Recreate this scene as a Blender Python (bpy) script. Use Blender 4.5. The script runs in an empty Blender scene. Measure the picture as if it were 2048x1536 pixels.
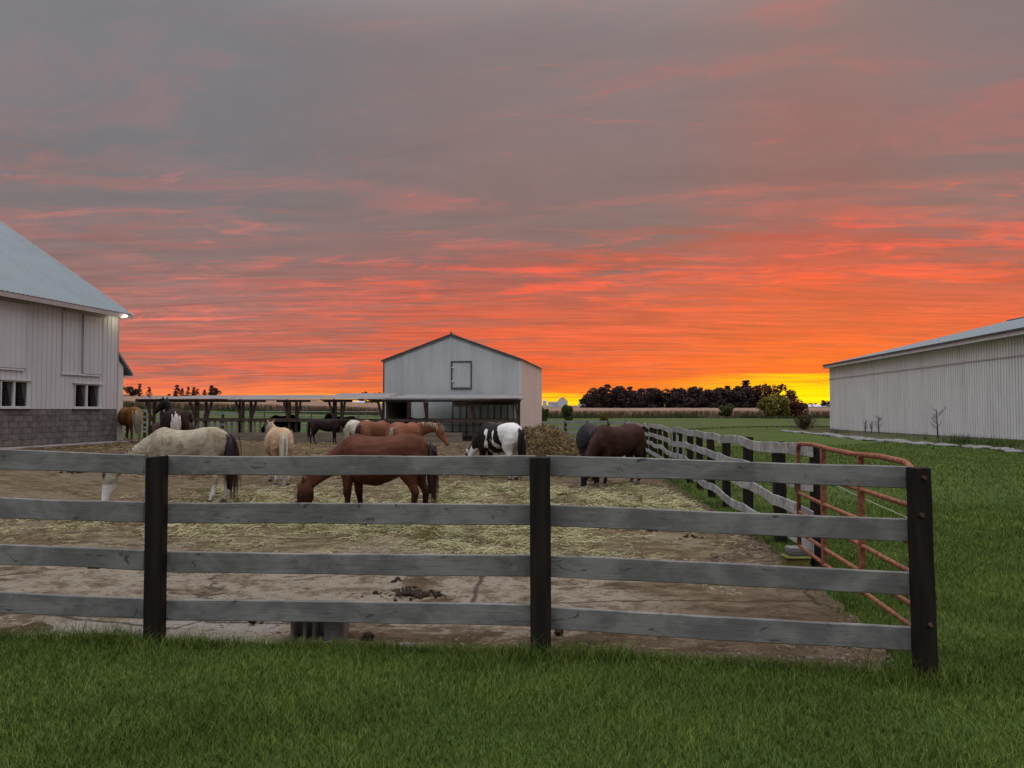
import bpy, bmesh, math, random
import numpy as np
from mathutils import Vector, Matrix, noise
R = math.radians
rng = np.random.default_rng(7)
random.seed(7)
scene = bpy.context.scene
COL = scene.collection

# ---------------------------------------------------------------- camera
CAM_H = 1.71; F = 1539.0; PITCH = math.atan(52/1539)
cam_d = bpy.data.cameras.new('camera'); cam_d.sensor_width = 36; cam_d.lens = 36*F/2048
cam_d.clip_start = .05; cam_d.clip_end = 9000
cam = bpy.data.objects.new('camera', cam_d); COL.objects.link(cam)
cam.location = (0, 0, CAM_H); cam.rotation_euler = (math.pi/2+PITCH, 0, 0)
scene.camera = cam
# ---------------------------------------------------------------- world: sunset overcast
SUN_AZ = R(21.5)
world = bpy.data.worlds.new('World'); scene.world = world; world.use_nodes = True
def build_world():
    nt = world.node_tree; nt.nodes.clear(); N = nt.nodes; L = nt.links
    def node(t, **k):
        n = N.new(t)
        for a, b in k.items(): setattr(n, a, b)
        return n
    def m(op, a, b=None, c=None, clamp=False):
        n = node('ShaderNodeMath', operation=op, use_clamp=clamp)
        for i, v in enumerate((a, b, c)):
            if v is None: continue
            if hasattr(v, 'links'): L.new(v, n.inputs[i])
            else: n.inputs[i].default_value = v
        return n.outputs[0]
    def sstep(x, lo, hi):
        n = node('ShaderNodeMapRange', interpolation_type='SMOOTHSTEP')
        L.new(x, n.inputs[0]); n.inputs[1].default_value = lo; n.inputs[2].default_value = hi
        return n.outputs[0]
    def mixc(f, a, b, mode='MIX'):
        n = node('ShaderNodeMix', data_type='RGBA', blend_type=mode)
        if hasattr(f, 'links'): L.new(f, n.inputs[0])
        else: n.inputs[0].default_value = f
        for i, v in ((6, a), (7, b)):
            if hasattr(v, 'links'): L.new(v, n.inputs[i])
            else: n.inputs[i].default_value = (*v, 1)
        return n.outputs[2]
    def lin(c):
        return [((v/255)/12.92 if v/255 <= .04045 else ((v/255+.055)/1.055)**2.4) for v in c]
    def ramp(x, stops):
        n = node('ShaderNodeValToRGB'); cr = n.color_ramp; cr.interpolation = 'LINEAR'
        while len(cr.elements) < len(stops): cr.elements.new(.5)
        for e, (p, c) in zip(cr.elements, stops): e.position = p; e.color = (*lin(c), 1)
        L.new(x, n.inputs[0]); return n.outputs[0]
    tc = node('ShaderNodeTexCoord').outputs['Generated']
    sep = node('ShaderNodeSeparateXYZ'); L.new(tc, sep.inputs[0])
    X, Y, Z = sep.outputs
    el = m('MULTIPLY', m('ARCSINE', m('MAXIMUM', Z, 0.0)), 180/math.pi/32)   # 0..1 over 32 degrees
    hl = m('SQRT', m('ADD', m('MULTIPLY', X, X), m('MULTIPLY', Y, Y)))
    c = m('DIVIDE', m('ADD', m('MULTIPLY', X, math.sin(SUN_AZ)), m('MULTIPLY', Y, math.cos(SUN_AZ))), m('MAXIMUM', hl, 1e-4))
    A = m('MULTIPLY', m('ARCCOSINE', m('MINIMUM', c, 1.0)), 180/math.pi)        # degrees away from the glow
    # cloud-deck coordinates
    zz = m('ADD', m('MAXIMUM', Z, 0.0), .055)
    cx = m('DIVIDE', X, zz); cy = m('DIVIDE', Y, zz)
    def coords(sx, sy, rot):
        a = m('ADD', m('MULTIPLY', cx, sx*math.cos(rot)), m('MULTIPLY', cy, sx*math.sin(rot)))
        b = m('SUBTRACT', m('MULTIPLY', cy, sy*math.cos(rot)), m('MULTIPLY', cx, sy*math.sin(rot)))
        n = node('ShaderNodeCombineXYZ'); L.new(a, n.inputs[0]); L.new(b, n.inputs[1]); return n.outputs[0]
    def nz(co, scale, detail, rough, dist=0, off=0):
        n = node('ShaderNodeTexNoise'); n.noise_dimensions = '3D'
        if off:
            v = node('ShaderNodeVectorMath', operation='ADD'); L.new(co, v.inputs[0]); v.inputs[1].default_value = (off, off*.7, off*.3); co = v.outputs[0]
        L.new(co, n.inputs['Vector']); n.inputs['Scale'].default_value = scale; n.inputs['Detail'].default_value = detail
        n.inputs['Roughness'].default_value = rough; n.inputs['Distortion'].default_value = dist
        return n.outputs[0]
    c1 = coords(.42, 1.0, -.12); c2 = coords(.45, 1.0, -.05); c3 = coords(.62, 1.0, -.28)
    big = nz(c3, .8, 4, .5, .3)
    med = nz(c1, 1.35, 8, .62, .8, 3.1)
    fine = nz(c2, 4.2, 8, .68, .9, 7.7)
    up = nz(c3, 1.8, 9, .62, 1.0, 11.3)
    # elevation jitter so colour bands are not ruled lines
    elj = m('ADD', el, m('MULTIPLY', m('SUBTRACT', med, .5), m('MULTIPLY', m('MINIMUM', m('ADD', el, .05), .4), .55)))
    E = lambda d: d/32
    sB = ramp(elj, [(0, (255,232,25)), (E(1.1), (255,226,10)), (E(2.2), (255,180,10)), (E(2.7), (238,92,30)), (E(5), (216,76,44)), (E(8.5), (196,85,66)), (E(11.2), (180,82,70)), (E(13.2), (140,98,94)), (E(16), (142,104,101)), (E(19), (148,108,104)), (E(24), (142,116,112)), (1, (137,122,118))])
    sS = ramp(elj, [(0, (255,220,20)), (E(1.0), (255,215,15)), (E(1.9), (246,175,12)), (E(2.5), (222,76,36)), (E(5), (205,78,52)), (E(8.5), (232,84,52)), (E(11.0), (246,86,62)), (E(12.4), (232,88,66)), (E(14), (165,100,92)), (E(18), (172,108,100)), (E(24), (152,116,110)), (1, (142,122,119))])
    cB = ramp(elj, [(0, (255,222,30)), (E(.95), (255,205,25)), (E(1.25), (248,120,42)), (E(2.5), (236,90,46)), (E(5), (228,90,56)), (E(8), (182,90,74)), (E(10.5), (142,98,93)), (E(13), (132,108,106)), (E(18), (134,113,112)), (E(23), (134,118,118)), (1, (132,123,124))])
    cS = ramp(elj, [(0, (255,205,30)), (E(.85), (255,180,30)), (E(1.15), (244,120,46)), (E(2.5), (214,95,58)), (E(4), (190,92,70)), (E(6), (236,92,58)), (E(9), (236,92,62)), (E(11), (236,92,72)), (E(13), (168,108,100)), (E(16), (148,112,108)), (E(23), (140,118,117)), (1, (134,123,124))])
    lB = ramp(elj, [(0, (255,178,92)), (E(.8), (250,132,76)), (E(2.5), (232,106,80)), (E(4.5), (198,102,88)), (E(6.5), (156,106,100)), (E(9), (138,110,108)), (E(13), (124,113,114)), (E(18), (120,118,122)), (E(23), (122,121,126)), (1, (124,124,128))])
    lS = ramp(elj, [(0, (255,165,90)), (E(1.2), (235,120,85)), (E(2.5), (180,106,92)), (E(4.5), (170,106,94)), (E(6.2), (240,118,98)), (E(8), (190,108,100)), (E(11), (160,112,108)), (E(15), (150,112,110)), (E(19), (128,118,121)), (1, (126,124,128))])
    aB = ramp(elj, [(0, (150,136,140)), (E(6), (146,140,146)), (E(16), (146,146,152)), (1, (150,153,160))])
    stre = sstep(m('ADD', m('MULTIPLY', med, .55), m('MULTIPLY', fine, .45)), .47, .60)
    def st(b, s): return mixc(stre, b, s)
    wisp = nz(coords(.38, 1.0, -.14), 5.5, 9, .66, 1.2, 23)
    wmask = m('MULTIPLY', sstep(wisp, .56, .68), sstep(m('ADD', med, m('MULTIPLY', big, .5)), .66, .84))
    col = mixc(sstep(A, 1, 12), st(sB, sS), st(cB, cS))
    col = mixc(sstep(A, 22, 46), col, st(lB, lS))
    gap = nz(coords(.40, 1.0, -.03), 2.6, 9, .66, .7, 31)
    gmask = m('MULTIPLY', m('MULTIPLY', sstep(gap, .49, .60), m('MULTIPLY', sstep(el, .035, .09), m('SUBTRACT', 1.0, sstep(el, .33, .48)))), m('ADD', .52, m('MULTIPLY', sstep(A, 0, 38), .22)))
    col = mixc(gmask, col, mixc(sstep(A, 5, 40), lin((182, 80, 54)), lin((152, 106, 100))))
    wcol = mixc(sstep(A, 10, 50), [v for v in lin((250, 100, 62))], [v for v in lin((222, 122, 108))])
    win = m('MULTIPLY', sstep(el, .07, .16), m('SUBTRACT', 1.0, m('MULTIPLY', sstep(el, .45, .72), .72)))
    col = mixc(m('MULTIPLY', m('MULTIPLY', wmask, win), m('SUBTRACT', .75, m('MULTIPLY', sstep(A, 18, 50), .35))), col, wcol)
    pink = m('MULTIPLY', sstep(up, .50, .66), m('MULTIPLY', sstep(el, .30, .5), .55))
    col = mixc(pink, col, mixc(sstep(A, 15, 55), lin((172, 104, 98)), lin((140, 116, 118))))
    col = mixc(sstep(A, 48, 95), col, aB)
    # dark ripple relief, strongest low down
    rip = nz(coords(.16, 1.0, .02), 9.0, 5, .62, .3, 19)
    ripf = m('MULTIPLY', m('SUBTRACT', rip, .5), m('SUBTRACT', 1.0, sstep(el, .05, .55)))
    gain = m('ADD', 1.0, m('MULTIPLY', ripf, 1.3))
    upf = m('MULTIPLY', m('SUBTRACT', up, .5), .30)
    gain = m('ADD', gain, upf)
    gain = m('ADD', gain, m('MULTIPLY', m('SUBTRACT', big, .5), .25))
    # deck brighter towards the zenith, boosted out of frame to lift the ground
    gain = m('MULTIPLY', gain, m('ADD', 1.0, m('MULTIPLY', sstep(Z, .42, .95), 7.4)))
    g3 = node('ShaderNodeVectorMath', operation='SCALE'); L.new(col, g3.inputs[0]); L.new(gain, g3.inputs['Scale'])
    # small remainder of clear sky behind the deck
    sky = node('ShaderNodeTexSky', sky_type='NISHITA', sun_disc=False, sun_elevation=R(1.5), sun_rotation=SUN_AZ)
    bg1 = node('ShaderNodeBackground'); L.new(g3.outputs[0], bg1.inputs[0]); bg1.inputs[1].default_value = 1.0
    bg2 = node('ShaderNodeBackground'); L.new(sky.outputs[0], bg2.inputs[0]); bg2.inputs[1].default_value = .01
    add = node('ShaderNodeAddShader'); L.new(bg1.outputs[0], add.inputs[0]); L.new(bg2.outputs[0], add.inputs[1])
    out = node('ShaderNodeOutputWorld'); L.new(add.outputs[0], out.inputs[0])
build_world()
world.cycles.sampling_method = 'MANUAL'; world.cycles.sample_map_resolution = 1024
sun_d = bpy.data.lights.new('sun', 'SUN'); sun_d.energy = .20; sun_d.angle = R(24); sun_d.color = (1, .45, .22)
sun = bpy.data.objects.new('sun', sun_d); COL.objects.link(sun)
sd = Vector((math.sin(SUN_AZ)*math.cos(R(4)), math.cos(SUN_AZ)*math.cos(R(4)), math.sin(R(4))))
sun.rotation_euler = sd.to_track_quat('Z', 'Y').to_euler()
vs = scene.view_settings; vs.view_transform = 'Standard'; vs.look = 'None'; vs.gamma = 1; vs.exposure = 0.0; vs.use_curve_mapping = False
scene.cycles.max_bounces = 5; scene.cycles.diffuse_bounces = 3; scene.cycles.glossy_bounces = 2
scene.cycles.transparent_max_bounces = 6; scene.cycles.use_denoising = True; scene.cycles.denoiser = 'OPENIMAGEDENOISE'; scene.cycles.denoising_input_passes = 'RGB_ALBEDO_NORMAL'; scene.cycles.denoising_prefilter = 'NONE'; scene.cycles.use_light_tree = True; scene.cycles.use_adaptive_sampling = False
try: scene.cycles.sampling_pattern = 'BLUE_NOISE'
except Exception: pass

# ---------------------------------------------------------------- terrain
def sm(x, a, b):
    t = np.clip((np.asarray(x, float)-a)/(b-a), 0, 1); return t*t*(3-2*t)
def gz(x, y):
    x = np.asarray(x, float); y = np.asarray(y, float)
    z = -.0078*(np.clip(y, 5, 70)-5)
    z = z+.60*sm(-x, 8.5, 14.5)*sm(y, 9, 24)*(1-sm(y, 35, 46))
    z = z+.33*sm(x, 14, 25)*sm(y, 22, 40)*(1-sm(y, 88, 120))
    u = x/np.maximum(y, 1)
    s = np.interp(u, [-.7, -.5, -.3, -.15, .05], [.0235, .0227, .014, .007, 0])
    z = z+np.clip(y-90, 0, 330)*s
    z = z+np.clip(y-210, 0, 1290)*.006+np.clip(y-420, 0, 1080)*.003
    return z
def gzf(x, y): return float(gz(x, y))
CPI, SPI = math.cos(PITCH), math.sin(PITCH)
def ray(px, py):
    a, b = (px-1024)/F, (768-py)/F
    return Vector((a, CPI-b*SPI, SPI+b*CPI))
def P(px, py, d):
    r = ray(px, py); return Vector((r.x/r.y*d, d, CAM_H+r.z/r.y*d))
def G(px, py):
    r = ray(px, py); t = 5.0
    for _ in range(60):
        p = Vector((0, 0, CAM_H))+r*t
        h = p.z-gzf(p.x, p.y); t += h/max(-r.z, .01)*.7
    return p


# ---------------------------------------------------------------- object helpers
WM = {}
def link(o, parent=None, M=None):
    M = M or Matrix.Identity(4)
    COL.objects.link(o)
    if parent is not None:
        o.parent = parent; o.matrix_parent_inverse = WM[parent.name].inverted()
    o.matrix_basis = M; WM[o.name] = M
    return o
def tag(o, label=None, cat=None, group=None, kind=None):
    if label: o['label'] = label
    if cat: o['category'] = cat
    if group: o['group'] = group
    if kind: o['kind'] = kind
    return o
def thing(name, loc, label, cat, group=None, rz=0, s=1):
    o = bpy.data.objects.new(name, None); o.empty_display_size = .2
    link(o, None, Matrix.Translation(Vector(loc)) @ Matrix.Rotation(rz, 4, 'Z') @ Matrix.Scale(s, 4))
    return tag(o, label, cat, group)
def meshobj(name, me, parent=None, M=None, mat=None):
    o = bpy.data.objects.new(name, me)
    if mat and not me.materials: me.materials.append(mat)
    return link(o, parent, M)
def kids(o): return [c for c in bpy.data.objects if c.parent == o]
def copy_tree(o, kids_of, parent=None):
    c = o.copy(); COL.objects.link(c); c.parent = parent; WM[c.name] = WM.get(o.name)
    for ch in kids_of.get(o.name, []): copy_tree(ch, kids_of, c)
    return c
def kidmap(root):
    mp = {}
    def rec(o):
        mp[o.name] = list(o.children)
        for c in o.children: rec(c)
    rec(root); return mp
class MB:
    def __init__(s): s.v = []; s.f = []
    def quad(s, a, b, c, d): n = len(s.v); s.v += [tuple(a), tuple(b), tuple(c), tuple(d)]; s.f.append((n, n+1, n+2, n+3)); return s
    def poly(s, pts): n = len(s.v); s.v += [tuple(p) for p in pts]; s.f.append(tuple(range(n, n+len(pts)))); return s
    def box(s, c, d, M=None):
        n = len(s.v)
        for i in range(8):
            p = Vector((c[0]+d[0]*(.5 if i & 1 else -.5), c[1]+d[1]*(.5 if i & 2 else -.5), c[2]+d[2]*(.5 if i & 4 else -.5)))
            s.v.append(tuple(M @ p if M else p))
        s.f += [(n, n+2, n+3, n+1), (n+4, n+5, n+7, n+6), (n, n+1, n+5, n+4), (n+2, n+6, n+7, n+3), (n, n+4, n+6, n+2), (n+1, n+3, n+7, n+5)]; return s
    def hexa(s, p):   # 8 points: bottom ring 4 ccw, top ring 4
        n = len(s.v); s.v += [tuple(q) for q in p]
        s.f += [(n+3, n+2, n+1, n), (n+4, n+5, n+6, n+7)]+[(n+i, n+(i+1) % 4, n+4+(i+1) % 4, n+4+i) for i in range(4)]; return s
    def beam(s, a, b, w, h, up=Vector((0, 0, 1))):   # box from a to b, w sideways, h along up
        a = Vector(a); b = Vector(b); t = (b-a).normalized(); sd_ = t.cross(up)
        if sd_.length < .01: sd_ = t.cross(Vector((0, 1, 0)))
        sd_.normalize(); u = sd_.cross(t).normalized(); n = len(s.v)
        for p in (a, b):
            for i, j in ((-1, -1), (1, -1), (1, 1), (-1, 1)): s.v.append(tuple(p+sd_*i*w/2+u*j*h/2))
        s.f += [(n, n+1, n+2, n+3), (n+7, n+6, n+5, n+4)]+[(n+i, n+4+i, n+4+(i+1) % 4, n+(i+1) % 4) for i in range(4)]; return s
    def tube(s, pts, rad, seg=8, cap=True):
        pts = [Vector(p) for p in pts]; n0 = len(s.v); ref = None
        for i, p in enumerate(pts):
            t = (pts[min(i+1, len(pts)-1)]-pts[max(i-1, 0)]).normalized()
            if ref is None: ref = t.cross(Vector((0, 0, 1)) if abs(t.z) < .9 else Vector((1, 0, 0))).normalized()
            ref = (ref-t*ref.dot(t)).normalized(); b = t.cross(ref)
            r = rad[i] if hasattr(rad, '__len__') else rad
            for k in range(seg):
                a = 2*math.pi*k/seg; s.v.append(tuple(p+ref*math.cos(a)*r+b*math.sin(a)*r))
        for i in range(len(pts)-1):
            for k in range(seg):
                a = n0+i*seg+k; b_ = n0+i*seg+(k+1) % seg; s.f.append((a, b_, b_+seg, a+seg))
        if cap:
            s.f.append(tuple(n0+k for k in range(seg))[::-1]); e = n0+(len(pts)-1)*seg; s.f.append(tuple(e+k for k in range(seg)))
        return s
    def mesh(s, name, mat=None, smooth=False, fix=True):
        me = bpy.data.meshes.new(name); me.from_pydata(s.v, [], s.f)
        if fix:
            bm = bmesh.new(); bm.from_mesh(me); bmesh.ops.recalc_face_normals(bm, faces=bm.faces); bm.to_mesh(me); bm.free()
        if smooth: me.polygons.foreach_set('use_smooth', [True]*len(me.polygons))
        if mat: me.materials.append(mat)
        me.update(); return me
    def build(s, name, mat, parent=None, M=None, smooth=False, bevel=0):
        o = meshobj(name, s.mesh(name, mat, smooth), parent, M)
        if bevel:
            b = o.modifiers.new('bevel', 'BEVEL'); b.width = bevel; b.segments = 1; b.limit_method = 'ANGLE'
        return o
def npmesh(name, V, Q, mat, smooth=False, attr=None):
    """V (n,3), Q (m,3 or 4) arrays -> mesh, fast"""
    me = bpy.data.meshes.new(name); V = np.ascontiguousarray(V, np.float32); Q = np.ascontiguousarray(Q, np.int32)
    me.vertices.add(len(V)); me.vertices.foreach_set('co', V.ravel())
    k = Q.shape[1]; me.loops.add(Q.size); me.loops.foreach_set('vertex_index', Q.ravel())
    me.polygons.add(len(Q)); me.polygons.foreach_set('loop_start', np.arange(len(Q), dtype=np.int32)*k)
    me.polygons.foreach_set('loop_total', np.full(len(Q), k, np.int32))
    if smooth: me.polygons.foreach_set('use_smooth', np.ones(len(Q), bool))
    if attr is not None:
        a = me.attributes.new('shade', 'FLOAT', 'POINT'); a.data.foreach_set('value', np.ascontiguousarray(attr, np.float32))
    me.update(calc_edges=True); me.validate(); me.materials.append(mat); return me

# ---------------------------------------------------------------- materials
class NT:
    def __init__(s, name):
        s.m = bpy.data.materials.new(name); s.m.use_nodes = True; s.t = s.m.node_tree; s.t.nodes.clear()
        s.out = s.n('ShaderNodeOutputMaterial'); s.b = s.n('ShaderNodeBsdfPrincipled'); s.l(s.b.outputs[0], s.out.inputs[0])
        s.tc = s.n('ShaderNodeTexCoord')
    def n(s, t, **k):
        n = s.t.nodes.new(t)
        for a, b in k.items(): setattr(n, a, b)
        return n
    def l(s, a, b): s.t.links.new(a, b)
    def co(s, kind='Object', scale=(1, 1, 1), rand=False):
        v = s.tc.outputs[kind] if kind != 'World' else s.n('ShaderNodeNewGeometry').outputs['Position']
        if rand:
            oi = s.n('ShaderNodeObjectInfo'); a = s.n('ShaderNodeVectorMath', operation='MULTIPLY_ADD')
            cmb = s.n('ShaderNodeCombineXYZ')
            for i in range(3): s.l(oi.outputs['Random'], cmb.inputs[i])
            s.l(cmb.outputs[0], a.inputs[0]); a.inputs[1].default_value = (37, 61, 23); s.l(v, a.inputs[2]); v = a.outputs[0]
        mp = s.n('ShaderNodeMapping'); s.l(v, mp.inputs[0]); mp.inputs['Scale'].default_value = scale; return mp.outputs[0]
    def noise(s, co, scale, detail=4, rough=.55, dist=0):
        n = s.n('ShaderNodeTexNoise'); s.l(co, n.inputs['Vector']); n.inputs['Scale'].default_value = scale
        n.inputs['Detail'].default_value = detail; n.inputs['Roughness'].default_value = rough; n.inputs['Distortion'].default_value = dist
        return n.outputs[0]
    def ramp(s, x, stops):
        n = s.n('ShaderNodeValToRGB'); cr = n.color_ramp
        while len(cr.elements) < len(stops): cr.elements.new(.5)
        for e, (p, c) in zip(cr.elements, stops): e.position = p; e.color = (*c, 1) if hasattr(c, '__len__') else (c, c, c, 1)
        s.l(x, n.inputs[0]); return n.outputs[0]
    def mix(s, f, a, b, mode='MIX'):
        n = s.n('ShaderNodeMix', data_type='RGBA', blend_type=mode)
        if hasattr(f, 'links'): s.l(f, n.inputs[0])
        else: n.inputs[0].default_value = f
        for i, v in ((6, a), (7, b)):
            if hasattr(v, 'links'): s.l(v, n.inputs[i])
            else: n.inputs[i].default_value = (*v, 1)
        return n.outputs[2]
    def math(s, op, a, b=0, clamp=False):
        n = s.n('ShaderNodeMath', operation=op, use_clamp=clamp)
        for i, v in enumerate((a, b)):
            if hasattr(v, 'links'): s.l(v, n.inputs[i])
            else: n.inputs[i].default_value = v
        return n.outputs[0]
    def mr(s, x, a, b, c=0, d=1, smooth=True):
        n = s.n('ShaderNodeMapRange', interpolation_type='SMOOTHSTEP' if smooth else 'LINEAR'); s.l(x, n.inputs[0])
        for i, v in enumerate((a, b, c, d)): n.inputs[i+1].default_value = v
        return n.outputs[0]
    def sep(s, co):
        n = s.n('ShaderNodeSeparateXYZ'); s.l(co, n.inputs[0]); return n.outputs
    def color(s, c):
        if hasattr(c, 'links'): s.l(c, s.b.inputs['Base Color'])
        else: s.b.inputs['Base Color'].default_value = (*c, 1)
    def bump(s, h, strength=.3, dist=.01):
        n = s.n('ShaderNodeBump'); s.l(h, n.inputs['Height']); n.inputs['Strength'].default_value = strength; n.inputs['Distance'].default_value = dist
        s.l(n.outputs[0], s.b.inputs['Normal'])
    def fin(s, rough=.8, spec=.3, metal=0):
        s.b.inputs['Roughness'].default_value = rough; s.b.inputs['Specular IOR Level'].default_value = spec; s.b.inputs['Metallic'].default_value = metal
        return s.m
def m_simple(name, c1, c2, scale=5, rough=.85, bump=.3, bd=.01, stretch=(1, 1, 1), spec=.2, rand=True, kind='Object', metal=0, lo=.35, hi=.65):
    t = NT(name); co = t.co(kind, stretch, rand); n = t.noise(co, scale, 6, .6)
    t.color(t.ramp(n, [(lo, c1), (hi, c2)]))
    if bump: t.bump(t.noise(co, scale*3, 4, .6), bump, bd)
    return t.fin(rough, spec, metal)
def m_rail(name, c1, c2, streak=False):
    t = NT(name); co = t.co('Object', (1, 1, 1), True); g = t.co('Object', (1.2, 8, 22), True)
    a = t.noise(t.co('Object', (1.5, 3, 2.2), True), 1.7, 6, .62, .4); b = t.noise(g, 4, 8, .65, .7); kn = t.noise(t.co('Object', (2.6, 3, 5.5), True), 2.0, 5, .66, 1.3)
    col = t.mix(t.mr(a, .38, .62), c1, c2)
    col = t.mix(t.math('MULTIPLY', t.mr(b, .50, .72), .55), col, tuple(v*.42 for v in c1))
    col = t.mix(t.math('MULTIPLY', t.mr(b, .25, .45, 1, 0), .35), col, tuple(min(1, v*1.5) for v in c2))
    col = t.mix(t.math('MULTIPLY', t.mr(kn, .60, .70), .8), col, (.028, .027, .026))
    if streak:
        v = t.noise(t.co('Object', (14, 1, .8), True), 2, 5, .6, .3)
        col = t.mix(t.math('MULTIPLY', t.mr(v, .54, .64), .65), col, tuple(v*.35 for v in c1))
    t.color(col); t.bump(b, .35, .004); return t.fin(.85, .15)
M = {}
M['rail'] = m_rail('weathered_grey_board', (.135, .131, .121), (.225, .217, .200))
M['rail_pale'] = m_rail('weathered_pale_board', (.24, .232, .22), (.40, .385, .36), True)
M['rail_far'] = m_simple('far_fence_board', (.16, .17, .165), (.27, .28, .26), 2, .85, .1)
M['post'] = m_simple('creosote_post', (.007, .005, .0045), (.020, .0135, .010), 3, .75, .6, .01, (6, 6, .6))
M['post_brown'] = m_simple('brown_post', (.030, .017, .013), (.065, .038, .028), 2, .8, .4, .01, (6, 6, .6))
M['beam_dark'] = m_simple('dark_beam', (.04, .027, .02), (.09, .062, .046), 2, .8, .3, .01, (1, 4, 4))
M['plank_brown'] = m_simple('bunk_plank', (.12, .095, .07), (.22, .175, .13), 1.5, .85, .3, .01, (.5, 4, 4))
M['bolt'] = m_simple('rusty_bolt', (.06, .03, .02), (.12, .06, .04), 30, .6, .2)
def m_white(name, base, dirt, amount=.5, low=None):
    t = NT(name); co = t.co('World', (1, 1, 1)); v = t.co('World', (1.3, 1.3, .14))
    a = t.noise(v, 1.0, 7, .6, .3); b = t.noise(co, .5, 4, .5)
    f = t.math('MULTIPLY', t.mr(t.math('ADD', t.math('MULTIPLY', a, .7), t.math('MULTIPLY', b, .3)), .42, .66), amount)
    t.color(t.mix(f, base, dirt)); return t.fin(.5, .35)
M['barn_white'] = m_white('white_barn_metal', (.52, .52, .535), (.40, .40, .41), .5)
M['shed_white'] = m_white('white_shed_metal', (.66, .655, .64), (.50, .49, .47), .5)
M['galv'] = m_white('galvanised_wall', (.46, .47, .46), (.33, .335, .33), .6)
M['galv_side_glow'] = m_white('galvanised_side_sunset_tint', (.70, .54, .50), (.55, .42, .395), .6)  # galvanised side walls, pink sunset glow painted into the base colour
for k_, me_, ro_ in (('galv', .05, .55), ('galv_side_glow', .10, .5), ('shed_white', .03, .5)):
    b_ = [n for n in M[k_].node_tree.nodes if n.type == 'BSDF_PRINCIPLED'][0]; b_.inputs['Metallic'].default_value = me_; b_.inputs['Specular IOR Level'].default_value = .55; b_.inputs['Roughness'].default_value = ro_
M['roof_blue'] = m_white('painted_roof_metal', (.185, .225, .235), (.145, .175, .185), .5)
M['roof_tin'] = m_white('old_tin_roof', (.21, .205, .20), (.12, .11, .105), .8)
M['trim_tan'] = m_simple('tan_trim', (.36, .31, .30), (.44, .38, .37), 2, .6, .1)
M['trim_white'] = m_simple('white_trim', (.50, .50, .50), (.62, .61, .60), 2, .6, .1)
M['trim_dark'] = m_simple('dark_trim', (.05, .045, .045), (.10, .09, .085), 3, .7, .2)
M['black'] = m_simple('dark_interior', (.006, .006, .007), (.014, .013, .012), 2, .9, 0)
M['wire'] = m_simple('grey_wire_mesh', (.03, .03, .03), (.05, .05, .05), 4, .5, 0)
M['block'] = m_simple('concrete_block', (.095, .085, .078), (.19, .17, .155), 3.0, .92, .6, .01, kind='Object')
M['mortar'] = m_simple('mortar', (.12, .11, .10), (.20, .18, .17), 4, .95, .3, kind='World')
M['concrete'] = m_simple('pale_concrete', (.15, .13, .11), (.30, .27, .24), 1.2, .9, .3, kind='World')
M['stall_panel'] = m_simple('white_stall_panel', (.20, .19, .19), (.34, .32, .32), 1.2, .8, .1, kind='World')
M['rust'] = None
def mk_rust():
    t = NT('rusty_gate_paint'); co = t.co('World', (1, 1, 1)); n = t.noise(co, 28, 8, .7, .6); k = t.noise(co, 90, 4, .6)
    t.color(t.ramp(n, [(.33, (.035, .013, .008)), (.42, (.15, .050, .024)), (.56, (.26, .095, .046)), (.70, (.40, .20, .11))])); t.bump(k, .5, .003); return t.fin(.6, .35)
M['rust'] = mk_rust()
def mk_grass(name, lo, hi, dry=(.16, .13, .06)):
    t = NT(name); at = t.n('ShaderNodeAttribute', attribute_name='shade'); co = t.co('World')
    n = t.noise(co, .9, 4, .6); col = t.ramp(at.outputs['Fac'], [(0, lo), (.9, hi), (1, dry)])
    col = t.mix(t.mr(n, .3, .7, .0, .55), col, tuple(v*.50 for v in lo), 'MIX'); t.color(col)
    t.b.inputs['Roughness'].default_value = .6; t.b.inputs['Specular IOR Level'].default_value = .12
    return t.m
M['grass'] = mk_grass('grass_blades', (.042, .078, .009), (.20, .26, .050))
M['straw'] = mk_grass('hay_strands', (.30, .28, .135), (.62, .56, .32), (.34, .25, .12))
M['muck'] = mk_grass('manure_straw', (.12, .07, .03), (.42, .30, .14), (.05, .03, .018))
M['corn'] = mk_grass('dry_corn', (.13, .075, .045), (.26, .165, .105), (.30, .20, .12))
def mk_ground():
    t = NT('grass_ground'); co = t.co('World'); y = t.sep(co)[1]
    n1 = t.noise(co, .12, 5, .6, .3); n2 = t.noise(co, 1.7, 6, .65); n3 = t.noise(co, 14, 5, .7)
    near = t.ramp(n2, [(.3, (.024, .044, .008)), (.7, (.055, .088, .016))])
    near = t.mix(t.mr(n1, .35, .65), near, t.mix(.5, near, (.070, .105, .026)))
    past = t.ramp(n1, [(.3, (.042, .066, .020)), (.7, (.068, .096, .028))])
    past = t.mix(t.mr(n3, .4, .7, 0, .5), past, (.04, .055, .02))
    col = t.mix(t.mr(y, 45, 110), near, past)
    far = t.ramp(n1, [(.3, (.13, .085, .055)), (.7, (.19, .125, .08))])
    col = t.mix(t.mr(y, 215, 240), col, far)
    t.color(col); t.bump(t.math('ADD', n3, n2), .6, .03); return t.fin(.95, .1)
M['ground'] = mk_ground()
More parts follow.
